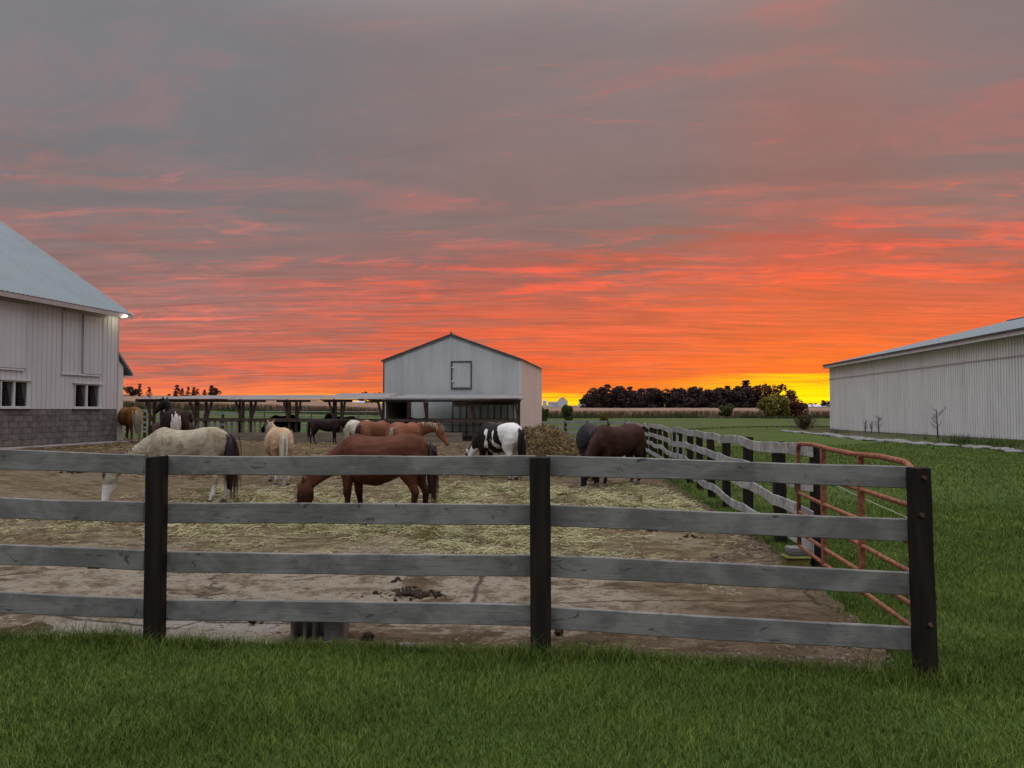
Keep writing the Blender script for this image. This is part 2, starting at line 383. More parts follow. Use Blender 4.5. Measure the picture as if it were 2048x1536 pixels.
def mk_dirt():
    t = NT('trodden_dirt'); co = t.co('World'); x, y, z = t.sep(co)
    w = t.noise(co, .42, 6, .62, .5); w2 = t.noise(t.co('World', (1, 1.6, 1)), 1.9, 8, .68, .8); w3 = t.noise(co, 11, 8, .72); w4 = t.noise(co, 60, 4, .7)
    dirt = t.ramp(w2, [(.30, (.065, .042, .022)), (.48, (.145, .102, .060)), (.68, (.25, .19, .118))])
    stain = t.ramp(w2, [(.3, (.11, .078, .038)), (.7, (.24, .185, .095))])
    conc = t.mix(t.mr(t.noise(co, 3.1, 9, .78), .46, .60), t.ramp(w3, [(.3, (.27, .225, .16)), (.7, (.44, .385, .295))]), (.16, .12, .075))
    k = t.math('ADD', t.math('MULTIPLY', w, .62), t.math('MULTIPLY', w2, .38))
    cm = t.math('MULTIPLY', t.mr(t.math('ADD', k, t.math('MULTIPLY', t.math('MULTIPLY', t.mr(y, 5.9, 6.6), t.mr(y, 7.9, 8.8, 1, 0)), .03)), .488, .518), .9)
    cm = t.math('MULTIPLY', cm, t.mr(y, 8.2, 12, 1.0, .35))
    cm = t.math('MULTIPLY', cm, t.math('SUBTRACT', 1.0, t.math('MULTIPLY', t.mr(x, .9, 1.7), t.mr(y, 7.5, 9.0, .85, 0))))
    ny = t.math('ADD', y, t.math('MULTIPLY', t.math('SUBTRACT', w2, .5), .5)); nx = t.math('ADD', x, t.math('MULTIPLY', t.math('SUBTRACT', w2, .5), .9))
    slab = t.math('MULTIPLY', t.math('MULTIPLY', t.mr(nx, -3.75, -3.6), t.mr(nx, -1.9, -1.7, 1, 0)), t.math('MULTIPLY', t.mr(ny, 5.5, 5.6), t.mr(ny, 6.22, 6.3, 1, 0)))
    cm = t.math('MAXIMUM', cm, t.math('MULTIPLY', slab, .95)); conc = t.mix(t.math('MULTIPLY', slab, .85), conc, t.ramp(w3, [(.3, (.33, .30, .25)), (.7, (.50, .47, .41))]))
    col = t.mix(cm, dirt, conc)
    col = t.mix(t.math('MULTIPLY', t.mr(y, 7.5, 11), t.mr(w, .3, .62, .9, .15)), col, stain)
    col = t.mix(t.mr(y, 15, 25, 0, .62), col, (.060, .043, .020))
    hz = t.math('MULTIPLY', t.math('MULTIPLY', t.mr(x, -6.5, -3.5), t.mr(x, 2.6, 3.6, 1, 0)), t.math('MULTIPLY', t.mr(y, 8.6, 10.0), t.mr(y, 17, 24, 1, 0)))
    col = t.mix(t.math('MULTIPLY', hz, t.mr(w2, .44, .58, 0, .62)), col, t.mix(w3, (.13, .115, .05), (.36, .325, .175)))
    vo = t.n('ShaderNodeTexVoronoi', feature='DISTANCE_TO_EDGE'); t.l(t.mix(.35, co, t.noise(co, 1.1, 6, .7)), vo.inputs['Vector']); vo.inputs['Scale'].default_value = .38
    crack = t.mr(vo.outputs['Distance'], .001, .009, 1, 0)
    col = t.mix(t.math('MULTIPLY', crack, .8), col, (.05, .03, .02))
    col = t.mix(t.mr(w3, .52, .66, 0, .75), col, (.055, .034, .020))
    vh = t.n('ShaderNodeTexVoronoi', feature='SMOOTH_F1'); t.l(t.mix(.10, co, t.noise(co, 6, 3, .6)), vh.inputs['Vector']); vh.inputs['Scale'].default_value = 5.5
    hp = t.mr(vh.outputs['Distance'], .12, .42); pz = t.math('MULTIPLY', t.mr(w, .46, .56, 1, 0), .9)
    col = t.mix(t.math('MULTIPLY', t.math('SUBTRACT', 1.0, hp), t.math('MULTIPLY', pz, .35)), col, (.05, .032, .02))
    t.color(col); t.bump(t.math('ADD', t.math('MULTIPLY', t.math('MULTIPLY', hp, pz), .9), t.math('ADD', t.math('MULTIPLY', w2, 1.4), t.math('ADD', w3, t.math('MULTIPLY', w4, .5)))), 1.0, .06); return t.fin(.92, .15)
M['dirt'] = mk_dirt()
M['manure'] = m_simple('manure', (.020, .012, .008), (.042, .027, .017), 20, .9, .5)
M['rock'] = m_simple('pale_rock', (.11, .105, .10), (.24, .23, .215), 4, .9, .5)
M['bark'] = m_simple('bark', (.02, .015, .012), (.05, .037, .03), 3, .9, .3)
def mk_leaf(name, lo, hi):
    t = NT(name); at = t.n('ShaderNodeAttribute', attribute_name='shade'); t.color(t.ramp(at.outputs['Fac'], [(0, lo), (1, hi)])); return t.fin(.8, .1)
M['leaf_dark'] = mk_leaf('dark_pine_foliage', (.030, .020, .019), (.085, .060, .052))
M['leaf_red'] = mk_leaf('rusty_autumn_foliage', (.055, .022, .012), (.13, .055, .028))
M['leaf_green'] = mk_leaf('dull_green_foliage', (.04, .05, .015), (.11, .12, .04))
M['leaf_gold'] = mk_leaf('yellow_green_foliage', (.09, .075, .015), (.26, .20, .05))
M['twig'] = mk_leaf('dry_brown_twigs', (.05, .03, .02), (.15, .09, .055))
M['hedge'] = mk_grass('tall_weeds', (.03, .05, .015), (.09, .11, .035))
M['bin'] = m_simple('far_white_metal', (.45, .45, .50), (.55, .55, .58), .3, .6, 0)
M['far_roof'] = m_simple('far_roof', (.20, .16, .16), (.26, .2, .2), .3, .8, 0)
M['yellow'] = m_simple('mossy_yellow_paint', (.085, .075, .02), (.18, .15, .035), 6, .7, .3)
M['hoof'] = m_simple('hoof_horn', (.03, .024, .02), (.09, .07, .055), 6, .5, .1)
M['eye'] = m_simple('dark_eye', (.004, .003, .003), (.008, .006, .005), 2, .1, 0, spec=.6)
M['wire_line'] = m_simple('pale_cord', (.35, .34, .26), (.45, .44, .35), 2, .6, 0)
def mk_hair(name, c1, c2):
    t = NT(name); at = t.n('ShaderNodeAttribute', attribute_name='shade'); t.color(t.ramp(at.outputs['Fac'], [(0, c1), (1, c2)])); return t.fin(.5, .3)
HAIR = {'black': mk_hair('black_hair', (.006, .005, .006), (.025, .018, .016)), 'flax': mk_hair('flaxen_hair', (.20, .15, .10), (.48, .40, .29)),
        'cream': mk_hair('cream_hair', (.34, .30, .22), (.65, .58, .46)), 'red': mk_hair('red_hair', (.07, .028, .014), (.17, .075, .038)),
        'white': mk_hair('white_hair', (.40, .37, .32), (.72, .68, .60)), 'brown': mk_hair('brown_hair', (.025, .013, .010), (.07, .038, .026)),
        'darkmix': mk_hair('dark_brown_hair', (.010, .007, .007), (.07, .03, .022))}
def coat(name, c1, c2, leg=None, legz=.55, sock=None, sockz=.3, pattern=None, spots=None, face=None):
    t = NT(name); co = t.co('Object'); x, y, z = t.sep(co)
    n = t.noise(co, 2.2, 4, .5, .2); f = t.noise(co, 30, 4, .7)
    col = t.ramp(n, [(.35, c1), (.65, c2)])
    if spots:
        sN = t.noise(t.co('Object', (1, 1, 1)), 3.6, 6, .65, .6); col = t.mix(t.math('MULTIPLY', t.mr(sN, .50, .66), .7), col, spots)
    if leg:
        zz = t.math('ADD', z, t.math('MULTIPLY', t.math('SUBTRACT', n, .5), .3)); col = t.mix(t.mr(zz, legz-.12, legz+.1, 1, 0), col, leg)
    if pattern:
        pN = t.noise(t.co('Object', (1, .55, .8)), 1.45, 4, .5, .8); pm = t.mr(t.math('ADD', pN, t.mr(x, -.75, -.35, .10, -.03)), .495, .51)
        col = t.mix(pm, col, pattern)
    if sock:
        col = t.mix(t.mr(t.math('ADD', z, t.math('MULTIPLY', t.math('SUBTRACT', f, .5), .1)), sockz-.03, sockz+.03, 1, 0), col, sock)
    if face:
        col = t.mix(t.math('MULTIPLY', t.mr(x, 1.27, 1.33), t.mr(t.math('ABSOLUTE', y), .02, .06, 1, 0)), col, face)
    col = t.mix(t.mr(f, .45, .8, 0, .25), col, tuple(v*.6 for v in c1)); t.color(col)
    t.bump(t.math('ADD', f, t.math('ADD', t.math('MULTIPLY', n, 3), t.math('MULTIPLY', t.noise(co, 7, 3, .5), 4))), .45, .012); return t.fin(.68, .10)

# ================================================================ GROUND
def build_ground():
    rs = [0.0]+list(np.geomspace(1.2, 8500, 210)); na = 240
    V = [(0, 0, gzf(0, 0))]; Q = []
    for r in rs[1:]:
        for k in range(na):
            a = 2*math.pi*k/na; V.append((r*math.sin(a), r*math.cos(a), 0))
    V = np.array(V, float); V[:, 2] = gz(V[:, 0], V[:, 1])
    V[:, 2] += .22*np.exp(-((V[:, 1]-78-.06*V[:, 0])/5)**2)*sm(V[:, 0], 8, 16)*(1-sm(V[:, 0], 34, 50))
    for i in range(len(rs)-2):
        for k in range(na):
            a = 1+i*na+k; b = 1+i*na+(k+1) % na; Q.append((a, a+na, b+na, b))
    for k in range(na): Q.append((0, 0, 1+k, 1+(k+1) % na))
    Q = np.array([q for q in Q if q[0] != q[1]]); me = npmesh('ground', V, Q, M['ground'], True)
    bm = bmesh.new(); bm.from_mesh(me)
    bm.verts.ensure_lookup_table()
    for k in range(na): bm.faces.new((bm.verts[0], bm.verts[1+(k+1) % na], bm.verts[1+k]))
    bmesh.ops.recalc_face_normals(bm, faces=bm.faces); bm.to_mesh(me); bm.free()
    tag(meshobj('ground', me), kind='structure')
build_ground()
# dirt lot: outline follows the front fence, the gate and the side fence
def fence_x(y): return 3.30+.099*(y-8.55)
def front_y(x):
    return np.interp(x, [-40, -9, -4.5, -2.6, -1.2, .2, 1.3, 2.4, 2.75], [6.6, 6.15, 5.86, 5.68, 5.55, 5.40, 5.24, 5.02, 5.0])
def right_x(y):
    return np.interp(y, [4.9, 5.2, 5.6, 6.3, 7.2, 8.5, 9.4, 11, 13, 15, 19.3, 24, 34, 50, 70], [2.35, 2.55, 2.68, 2.82, 2.93, 3.12, 3.24, 3.38, 3.52, 3.64, 3.95, 4.4, 5.5, 7.1, 7.3])
def build_lot():
    nx, ny = 320, 230; V = []; 
    ts = np.linspace(0, 1, ny)**1.8; us = np.linspace(0, 1, nx)
    for t in ts:
        for u in us:
            y = 5.0+t*57; xr = right_x(y)+.16*noise.noise((y*1.1, 3, 0))+.08*noise.noise((y*4, 9, 0))
            x = -42+(xr+42)*(1-(1-u)**1.6)
            yf = front_y(x)+.07*noise.noise((x*2.2, 1, 5))+.04*noise.noise((x*7, 1, 5))
            yy = yf+t*(60-yf)
            xr2 = right_x(yy)+.16*noise.noise((yy*1.1, 3, 0))+.08*noise.noise((yy*4, 9, 0)); x2 = min(x, xr2) if u == 1 else x+(xr2-xr)*u**4
            z = gzf(x2, yy); e = min(1, min(u*8, (1-u)*14, t*40, (1-t)*8)); 
            z += .014+.045*e*(noise.noise((x2*.8, yy*.8, 2))*.5+.35*noise.noise((x2*2.7, yy*2.7, 7))+.28*noise.noise((x2*7, yy*7, 3)))*(1-min(t, .8))+.02*e
            V.append((x2, yy, z))
    Q = [(j*nx+i, j*nx+i+1, (j+1)*nx+i+1, (j+1)*nx+i) for j in range(ny-1) for i in range(nx-1)]
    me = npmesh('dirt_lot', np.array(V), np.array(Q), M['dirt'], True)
    tag(meshobj('dirt_lot', me), kind='structure')
build_lot()

# ---------------------------------------------------------------- blades
def in_lot(x, y): return (y > front_y(x)-.02) & (x < right_x(y)+.02) & (y < 60)
def blades(name, X, Y, H, W, mat, lean=.35, z0=0.0, kind='stuff', zf=None, segs=2, flat=False, label=None, cat=None, curl=1.0):
    n = len(X); Z = (gz(X, Y) if zf is None else zf)+z0
    ang = rng.uniform(0, 2*math.pi, n); lx = np.cos(ang); ly = np.sin(ang)
    la = rng.uniform(0, 2*math.pi, n); ln = rng.uniform(.1, 1, n)*lean*H
    V = []
    for k in range(segs+1):
        t = k/segs; w = W*(1-t*.85)*.5
        ox = np.cos(la)*ln*t**1.7*curl; oy = np.sin(la)*ln*t**1.7*curl; oz = H*t*(1-.12*t)
        V.append(np.stack([X+ox-lx*w, Y+oy-ly*w, Z+oz], 1)); V.append(np.stack([X+ox+lx*w, Y+oy+ly*w, Z+oz], 1))
    V = np.stack(V, 1).reshape(-1, 3); base = np.arange(n)*(2*(segs+1)); Q = []
    for k in range(segs): Q.append(np.stack([base+2*k, base+2*k+1, base+2*k+3, base+2*k+2], 1))
    sh = np.clip(rng.normal(.45, .22, n), 0, .93); sh[rng.random(n) < .02] = 1
    at = np.repeat(sh, 2*(segs+1))
    me = npmesh(name, V, np.concatenate(Q), mat, False, at); o = meshobj(name, me); tag(o, label, cat, None, kind); return o
def strands(name, X, Y, L, W, mat, zlift, rise=.25, **k):
    """lying hay stalks: bent 3-segment ribbons"""
    n = len(X); Z = gz(X, Y)+zlift; a = rng.uniform(0, 2*math.pi, n); b = a+rng.normal(0, .5, n); c = b+rng.normal(0, .6, n)
    e = rng.normal(0, rise, (3, n)); P0 = np.stack([X, Y, Z], 1); pts = [P0]
    for i, q in enumerate((a, b, c)):
        P0 = P0+np.stack([np.cos(q), np.sin(q), e[i]*.8+(.15 if i == 0 else -.08)], 1)*(L/3)[:, None]; pts.append(P0)
    w = np.stack([-np.sin(a)*.5, np.cos(a)*.5, np.full(n, .85)], 1)*(W/2)[:, None]
    V = np.stack([p for q in pts for p in (q-w, q+w)], 1)
    zmin = (gz(X, Y)+.012)[:, None]; V[:, :, 2] = np.maximum(V[:, :, 2], zmin+np.minimum(0, 0)); V = V.reshape(-1, 3)
    base = np.arange(n)*8; Q = np.concatenate([np.stack([base+2*i, base+2*i+1, base+2*i+3, base+2*i+2], 1) for i in range(3)])
    sh = np.repeat(np.clip(rng.normal(.5, .25, n), 0, 1), 8)
    o = meshobj(name, npmesh(name, V, Q, mat, False, sh)); tag(o, kind='stuff', **k); return o
def scatter_lawn(n, x0, x1, y0, y1, keep=lambda x, y: ~in_lot(x, y), dens=None):
    X = rng.uniform(x0, x1, n); Y = rng.uniform(y0, y1, n); k = keep(X, Y) & (np.abs(X) < Y*.80+1.2)
    if dens is not None: k &= rng.random(n) < dens(X, Y)
    return X[k], Y[k]
def patchy(X, Y, s=1.3, o=0):
    return np.array([noise.noise((x*s+o, y*s, o*1.7)) for x, y in zip(X, Y)])
X, Y = scatter_lawn(300000, -5.6, 5.6, 2.9, 5.9)
pn = patchy(X, Y, 1.1)
blades('lawn_grass', X, Y, (.030+.020*rng.random(len(X)))*(1+.55*pn), .0040+.0022*rng.random(len(X)), M['grass'], .95)
X, Y = scatter_lawn(620000, 1.5, 13.5, 5.88, 15, dens=lambda x, y: np.clip(5.9/y, 0, 1)**1.7*(1-.85*sm(y, 12, 15)))
X4 = rng.uniform(4.8, 6.5, 12000); Y4 = rng.uniform(4.3, 5.9, 12000); X = np.concatenate([X, X4]); Y = np.concatenate([Y, Y4])
worn = np.exp(-(((X-3.55)/.75)**2+((Y-5.9)/.7)**2)); k = rng.random(len(X)) > worn*.55; X, Y = X[k], Y[k]
blades('side_lawn_grass', X, Y, .034+.026*rng.random(len(X)), (.0045+.002*rng.random(len(X)))*np.clip(Y/6, 1, 3), M['grass'], .8)
X, Y = scatter_lawn(150000, 3.5, 34, 12, 42, dens=lambda x, y: sm(y, 11, 15)*np.clip(20/y, 0, 1))
blades('far_lawn_grass', X, Y, .05+.04*rng.random(len(X)), (.011+.006*rng.random(len(X)))*np.clip(Y/16, 1, 3), M['grass'], .8)
def tufts(name, spots, h, nper, spread, mat=None, w=.006, **k):
    X = []; Y = []
    for (x, y) in spots:
        X += list(rng.normal(x, spread, nper)); Y += list(rng.normal(y, spread*.7, nper))
    X = np.array(X); Y = np.array(Y)
    return blades(name, X, Y, h*(.4+.8*rng.random(len(X))), np.full(len(X), w), mat or M['grass'], .9, **k)
tufts('grass_tufts', [(-3.1, 5.66), (-2.95, 5.62), (-2.8, 5.66), (-2.62, 5.52), (-2.3, 5.6), (.2, 5.26), (0.05, 5.3), (.38, 5.27), (.55, 5.3), (.65, 5.28), (2.62, 4.78), (2.5, 4.8), (2.72, 4.84), (2.35, 4.86), (2.8, 4.9)], .13, 170, .085)
sp = [(right_x(y)+rng.normal(.02, .06), y) for y in rng.uniform(5.4, 24, 90)]
tufts('lot_edge_grass', sp, .09, 45, .10)
tufts('long_grass_tufts', [(-3.45, 5.70), (-3.2, 5.70), (-3.05, 5.66), (-2.9, 5.68), (-2.78, 5.62), (.15, 5.28), (.45, 5.30), (.75, 5.26), (2.5, 4.95), (2.38, 4.98)], .20, 70, .07)
# short front-edge fringe growing over the dirt
X = rng.uniform(-5, 2.3, 9000); Y = front_y(X)+rng.normal(.0, .035, len(X))
blades('edge_fringe_grass', X, Y, .05+.05*rng.random(len(X)), .004+.003*rng.random(len(X)), M['grass'], .8)
# hay strewn where the horses feed
def hay_density(X, Y):
    c = [(-3.6, 11.2, 2.8, 1.0, .8), (-2.3, 13.2, 2.0, 1.6, 1), (-.6, 10.4, 1.9, 1.1, 1), (.2, 9.1, 1.0, .55, 1.2), (.9, 12.8, 2.2, 1.7, 1), (2.2, 15.3, 1.6, 2.0, 1.1), (2.2, 12.4, 1.2, 1.2, .9), (-5.0, 15, 1.8, 2.5, .55), (-.5, 16.5, 1.8, 2, .75), (-7, 12, 1.8, 1.0, .5), (-1.6, 8.6, 1.6, .5, .35)]
    d = sum(w*np.exp(-((X-a)/sx)**2-((Y-b)/sy)**2) for a, b, sx, sy, w in c)
    return d
X = rng.uniform(-9, 4, 240000); Y = rng.uniform(7.8, 22, 240000); pn = patchy(X, Y, 1.4, 4); pm = patchy(X, Y, 4.5, 9)
k = (rng.random(len(X)) < hay_density(X, Y)*(.36+pn*1.3+pm*1.1)) & (X < right_x(Y)-.3); X, Y = X[k], Y[k]
strands('scattered_hay', X, Y, .10+.15*rng.random(len(X)), (.0055+.0045*rng.random(len(X)))*np.clip(Y/11, .8, 1.6), M['straw'], .012+.05*rng.random(len(X))*np.clip(hay_density(X, Y), 0, 1), .35)
X = rng.uniform(-20, 7, 60000); Y = rng.uniform(20, 48, 60000); pn = patchy(X, Y, .35, 2); k = (rng.random(len(X)) < .25+pn*1.1) & (X < right_x(Y)-.3); X, Y = X[k], Y[k]
strands('far_scattered_hay', X, Y, .2+.2*rng.random(len(X)), .012+.01*rng.random(len(X)), M['muck'], .012, .2)
# sparse straw bits on the near dirt
X = rng.uniform(-5.5, 2.6, 9000); Y = rng.uniform(5.5, 9.5, 9000); k = in_lot(X, Y-.1); X, Y = X[k], Y[k]
strands('straw_bits', X, Y, .04+.09*rng.random(len(X)), .003+.0025*rng.random(len(X)), M['straw'], .014, .12)
# loose clods and pebbles
def lumps(name, X, Y, S, mat, squash=.6, z0=.012, **k):
    t = (1+5**.5)/2; iv = np.array([(-1, t, 0), (1, t, 0), (-1, -t, 0), (1, -t, 0), (0, -1, t), (0, 1, t), (0, -1, -t), (0, 1, -t), (t, 0, -1), (t, 0, 1), (-t, 0, -1), (-t, 0, 1)])/1.9
    fc = np.array([(0, 11, 5), (0, 5, 1), (0, 1, 7), (0, 7, 10), (0, 10, 11), (1, 5, 9), (5, 11, 4), (11, 10, 2), (10, 7, 6), (7, 1, 8), (3, 9, 4), (3, 4, 2), (3, 2, 6), (3, 6, 8), (3, 8, 9), (4, 9, 5), (2, 4, 11), (6, 2, 10), (8, 6, 7), (9, 8, 1)])
    n = len(X); V = iv[None]*(1+rng.normal(0, .16, (n, 12, 3))); V = V*S[:, None, None]*rng.uniform(.7, 1.3, (n, 1, 3)); V[:, :, 2] *= squash
    V[:, :, 0] += X[:, None]; V[:, :, 1] += Y[:, None]; V[:, :, 2] += (gz(X, Y)+z0+S*squash*.35)[:, None]
    Q = (fc[None]+(np.arange(n)*12)[:, None, None]).reshape(-1, 3)
    o = meshobj(name, npmesh(name, V.reshape(-1, 3), Q, mat, True)); tag(o, kind=k.pop('kind', 'stuff'), **k); return o
M['clod'] = m_simple('dirt_clod', (.045, .03, .02), (.13, .09, .06), 9, .95, .4, kind='World')
M['pebble'] = m_simple('pebble', (.10, .085, .07), (.27, .24, .20), 7, .85, .2, kind='World')
X = rng.uniform(-6, 3.4, 9000); Y = 5.2+rng.random(9000)**1.4*9; pn = patchy(X, Y, .9, 6); k = in_lot(X, Y) & (rng.random(len(X)) < .30+pn*1.2); X, Y = X[k], Y[k]
lumps('dirt_clods', X, Y, .004+.012*rng.random(len(X))**2.5, M['clod'])
X = np.concatenate([rng.normal(2.35, .35, 1500), rng.uniform(-5, 2.6, 900), rng.normal(1.5, .7, 1300)]); Y = np.concatenate([rng.uniform(5.1, 8.2, 1500), rng.uniform(5.4, 8, 900), rng.normal(5.35, .18, 1300)])
k = in_lot(X, Y); X, Y = X[k], Y[k]
lumps('gravel', X, Y, .005+.010*rng.random(len(X))**2, M['pebble'])
# dark trodden strip along the inner side of the side fence
Y = rng.uniform(8.5, 26, 5000); X = right_x(Y)-rng.random(5000)**1.3*.9; lumps('muck_clods', X, Y, .012+.03*rng.random(5000)**2, M['clod'])

# ================================================================ FRONT FENCE
def board(name, L, h, th, mat, wob=.006, parent=None, Mx=None, sag=0, n=14, seed=0, bend=0, lab=None):
    V = []
    for i in range(n+1):
        t = i/n; x = L*t; up = sag*4*t*(1-t)+wob*(noise.noise((x*1.3, seed*3.1, 0))+.5*noise.noise((x*4, seed*3.1, 5)))
        lo = sag*4*t*(1-t)+wob*(noise.noise((x*1.3, seed*3.1+50, 0))+.5*noise.noise((x*4, seed*3.1, 9))); yb = bend*math.sin(t*math.pi)
        V += [(x, yb-th/2, -h/2+lo), (x, yb+th/2, -h/2+lo), (x, yb+th/2, h/2+up), (x, yb-th/2, h/2+up)]
    Fc = [(3, 2, 1, 0), (n*4, n*4+1, n*4+2, n*4+3)]
    for i in range(n):
        for k in range(4): a = i*4+k; b = i*4+(k+1) % 4; Fc.append((a, b, b+4, a+4))
    mb = MB(); mb.v = V; mb.f = Fc
    o = mb.build(name, mat, parent, Mx, bevel=.005); 
    if lab: o['label'] = lab
    return o
def span_matrix(a, b):
    a = Vector(a); b = Vector(b); x = (b-a).normalized(); y = Vector((0, 0, 1)).cross(x).normalized(); z = x.cross(y)
    m_ = Matrix((x, y, z)).transposed().to_4x4(); m_.translation = a; return m_
def wood_post(name, x, y, w, dep, h, parent, mat, lean=(0, 0), rz=0, taper=1.0, topcut=.02, seed=0, z0=-.25):
    V = []; n = 8; zb = gzf(x, y)
    for i in range(n+1):
        t = i/n; z = z0+(h-z0)*t; k = 1+(taper-1)*t; ox = lean[0]*z; oy = lean[1]*z
        for a, b in ((-1, -1), (1, -1), (1, 1), (-1, 1)):
            jx = .004*noise.noise((z*3+seed, a*2, b)); V.append((ox+a*w/2*k+jx, oy+b*dep/2*k, z+(topcut*a if i == n else 0)))
    Fc = [(3, 2, 1, 0), (n*4, n*4+1, n*4+2, n*4+3)]+[(i*4+k, i*4+(k+1) % 4, i*4+4+(k+1) % 4, i*4+4+k) for i in range(n) for k in range(4)]
    mb = MB(); mb.v = V; mb.f = Fc
    return mb.build(name, mat, parent, Matrix.Translation((x, y, zb)) @ Matrix.Rotation(rz, 4, 'Z'), bevel=.006)
ff = thing('board_fence', (0, 5.4, 0), 'grey four-board fence with black posts standing nearest, at the edge of the front lawn', 'fence')
PA, PB, PC, PZ = (-2.616, 5.69), (.20, 5.40), (2.618, 4.93), (-5.5, 5.95)
wood_post('post', *PA, .128, .10, 1.375, ff, M['post'], (0, 0), .0, 1.0, .006, 1)
wood_post('post', *PB, .142, .12, 1.385, ff, M['post'], (-.004, 0), .0, .99, 0, 2)
pr = wood_post('post', *PC, .120, .10, 1.345, ff, M['post'], (-.018, 0), .0, .97, 0, 3); pr['label'] = 'leaning end post with bolt heads'
wood_post('post', *PZ, .16, .15, 1.38, ff, M['post'], (0, 0), .1, 1, 0, 4)
for (px, py) in ((1849, 955), (1844, 1030), (1861, 1250)):
    c = P(px, py, 4.87); MB().tube([c+Vector((0, .05, 0)), c+Vector((0, -.012, 0))], .013, 6).build('bolt', M['bolt'], ff)
# board edges read at the posts: (top, bottom) at both ends of each bay
bays = [((0, 5.79, -40), (290, 5.76, 0), [((899, 941), (911, 948)), ((995, 1034), (1004, 1044)), ((1090, 1129), (1101, 1141)), ((1183, 1223), (1196, 1235))]),
        ((322, 5.76, 0), (1072, 5.47, 0), [((911, 950), (911, 950)), ((1006, 1046), (1009, 1050)), ((1103, 1143), (1110, 1152)), ((1199, 1239), (1209, 1252))]),
        ((1092, 5.47, 0), (1822, 5.01, 0), [((910, 952), (936, 976)), ((1009, 1052), (1039, 1082)), ((1109, 1154), (1147, 1188)), ((1213, 1257), (1254, 1299))])]
for bi, (l, r, rows) in enumerate(bays):
    for ri, (a, b) in enumerate(rows):
        d0, d1 = l[1], r[1]; p0 = P(l[0], (a[0]+a[1])/2, d0); p1 = P(r[0], (b[0]+b[1])/2, d1)
        h = ((a[1]-a[0])*d0+(b[1]-b[0])*d1)/2/F
        if bi == 0: p0 = p1+(p0-p1)*1.42
        board('rail', (p1-p0).length, h, .038, M['rail'], .007, ff, span_matrix(p0, p1), [-.008, .004, -.006][bi]*(1 if ri % 2 else -1)*.7, 18, bi*7+ri*1.7, .004)

# ---------------------------------------------------------------- side fence
sf = thing('board_fence', (fence_x(20), 20, gzf(5, 20)), 'long warped board fence running away along the right side of the horse lot', 'fence')
ys = [8.55, 10.2, 12.3, 14.2, 15.9, 17.5, 19.3, 21.3, 23.2, 25.1, 27.2, 29.2, 31.2, 33.4, 35.4, 37.5, 39.6, 41.8, 44, 46.4, 48.6, 51]
offs = [(random.uniform(-.03, .03)) for _ in ys]; wob = [[random.uniform(-.035, .03) for _ in range(4)] for _ in ys]
for i, y in enumerate(ys):
    wood_post('post', fence_x(y)+.08, y, .135, .13, 1.325+random.uniform(-.02, .02), sf, M['post'], (random.uniform(-.02, .02), 0), random.uniform(-.1, .1), 1, random.uniform(-.01, .01), i)
for i in range(len(ys)-1):
    for r, zt in enumerate((1.27, .93, .59, .25)):
        a = Vector((fence_x(ys[i])-.005+offs[i]*.5, ys[i]+(-.10 if i == 0 else 0), gzf(fence_x(ys[i]), ys[i])+zt+wob[i][r]))
        b = Vector((fence_x(ys[i+1])-.005+offs[i+1]*.5, ys[i+1], gzf(fence_x(ys[i+1]), ys[i+1])+zt+wob[i+1][r]))
        if (i+r) % 2: a.x -= .004
        board('rail', (b-a).length+.02, .142, .022, M['rail_pale'], .012, sf, span_matrix(a, b), random.uniform(-.04, .035), 8, i*5+r, random.uniform(-.03, .03))
for px, y, z0, z1 in ((1333, 22.2, .0, 1.34), (1345, 20.8, .0, 1.16), (1361, 19.6, 0, 1.12)):
    x = fence_x(y)-.04; MB().beam((x, y, gzf(x, y)+z0), (x, y, gzf(x, y)+z1), .10, .022, Vector((1, 0, 0))).build('batten', M['rail_pale'], sf)
# rear cross fence
rf = thing('board_fence', (4.7, 51, gzf(4.7, 51)), 'grey board fence across the far end of the lot, right of the hay pile', 'fence')
xs = [2.05, 3.55, 5.05, 6.4, 7.5]
for i, x in enumerate(xs): wood_post('post', x, 51.1, .17, .16, 1.36, rf, M['post'], seed=i)
for i in range(4):
    for zt in (1.27, .92, .57, .22):
        a = Vector((xs[i]-.1, 51, gzf(3, 51)+zt+random.uniform(-.02, .02))); b = Vector((xs[i+1], 51, gzf(3, 51)+zt+random.uniform(-.02, .02)))
        board('rail', (b-a).length, .15, .022, M['rail_far'], .01, rf, span_matrix(a, b), random.uniform(-.02, .02), 5, i)

# ---------------------------------------------------------------- rusty tube gate
gt = thing('tube_gate', (2.85, 6.7, 0), 'rusty red tubular steel gate hung behind the leaning end post', 'gate')
gf = Vector((3.06, 8.25, 0)); gn = Vector((2.655, 5.10, 0)); gd = (gn-gf)
def gp(t, z): return Vector((gf.x+gd.x*t, gf.y+gd.y*t, z))
zt = 1.355
top = [gp(0, .27), gp(0, 1.25), gp(.006, 1.32), gp(.03, zt)]+[gp(t, zt+.012*math.sin(t*9)) for t in (.2, .4, .6, .8)]+[gp(.955, zt), gp(.985, 1.325), gp(1.0, 1.25), gp(1.0, .25)]
MB().tube(top, .022, 10).build('frame', M['rust'], gt, smooth=True)
for z in (1.07, .825, .625, .41, .265): MB().tube([gp(0, z), gp(.33, z-.004), gp(.66, z+.003), gp(1, z)], .0185, 10).build('tube', M['rust'], gt, smooth=True)
for t in (.307, .654):
    a = gp(t, .24); MB().beam(a, gp(t, zt-.01), .062, .045, Vector((gd.x, gd.y, 0)).normalized().cross(Vector((0, 0, 1)))).build('upright', M['rust'], gt, bevel=.006)
c = gp(0, .98)+Vector((.02, .12, 0)); MB().box(c, (.05, .14, .06)).box(c+Vector((0, 0, -.09)), (.03, .05, .14)).build('latch', M['trim_dark'], gt, bevel=.004)
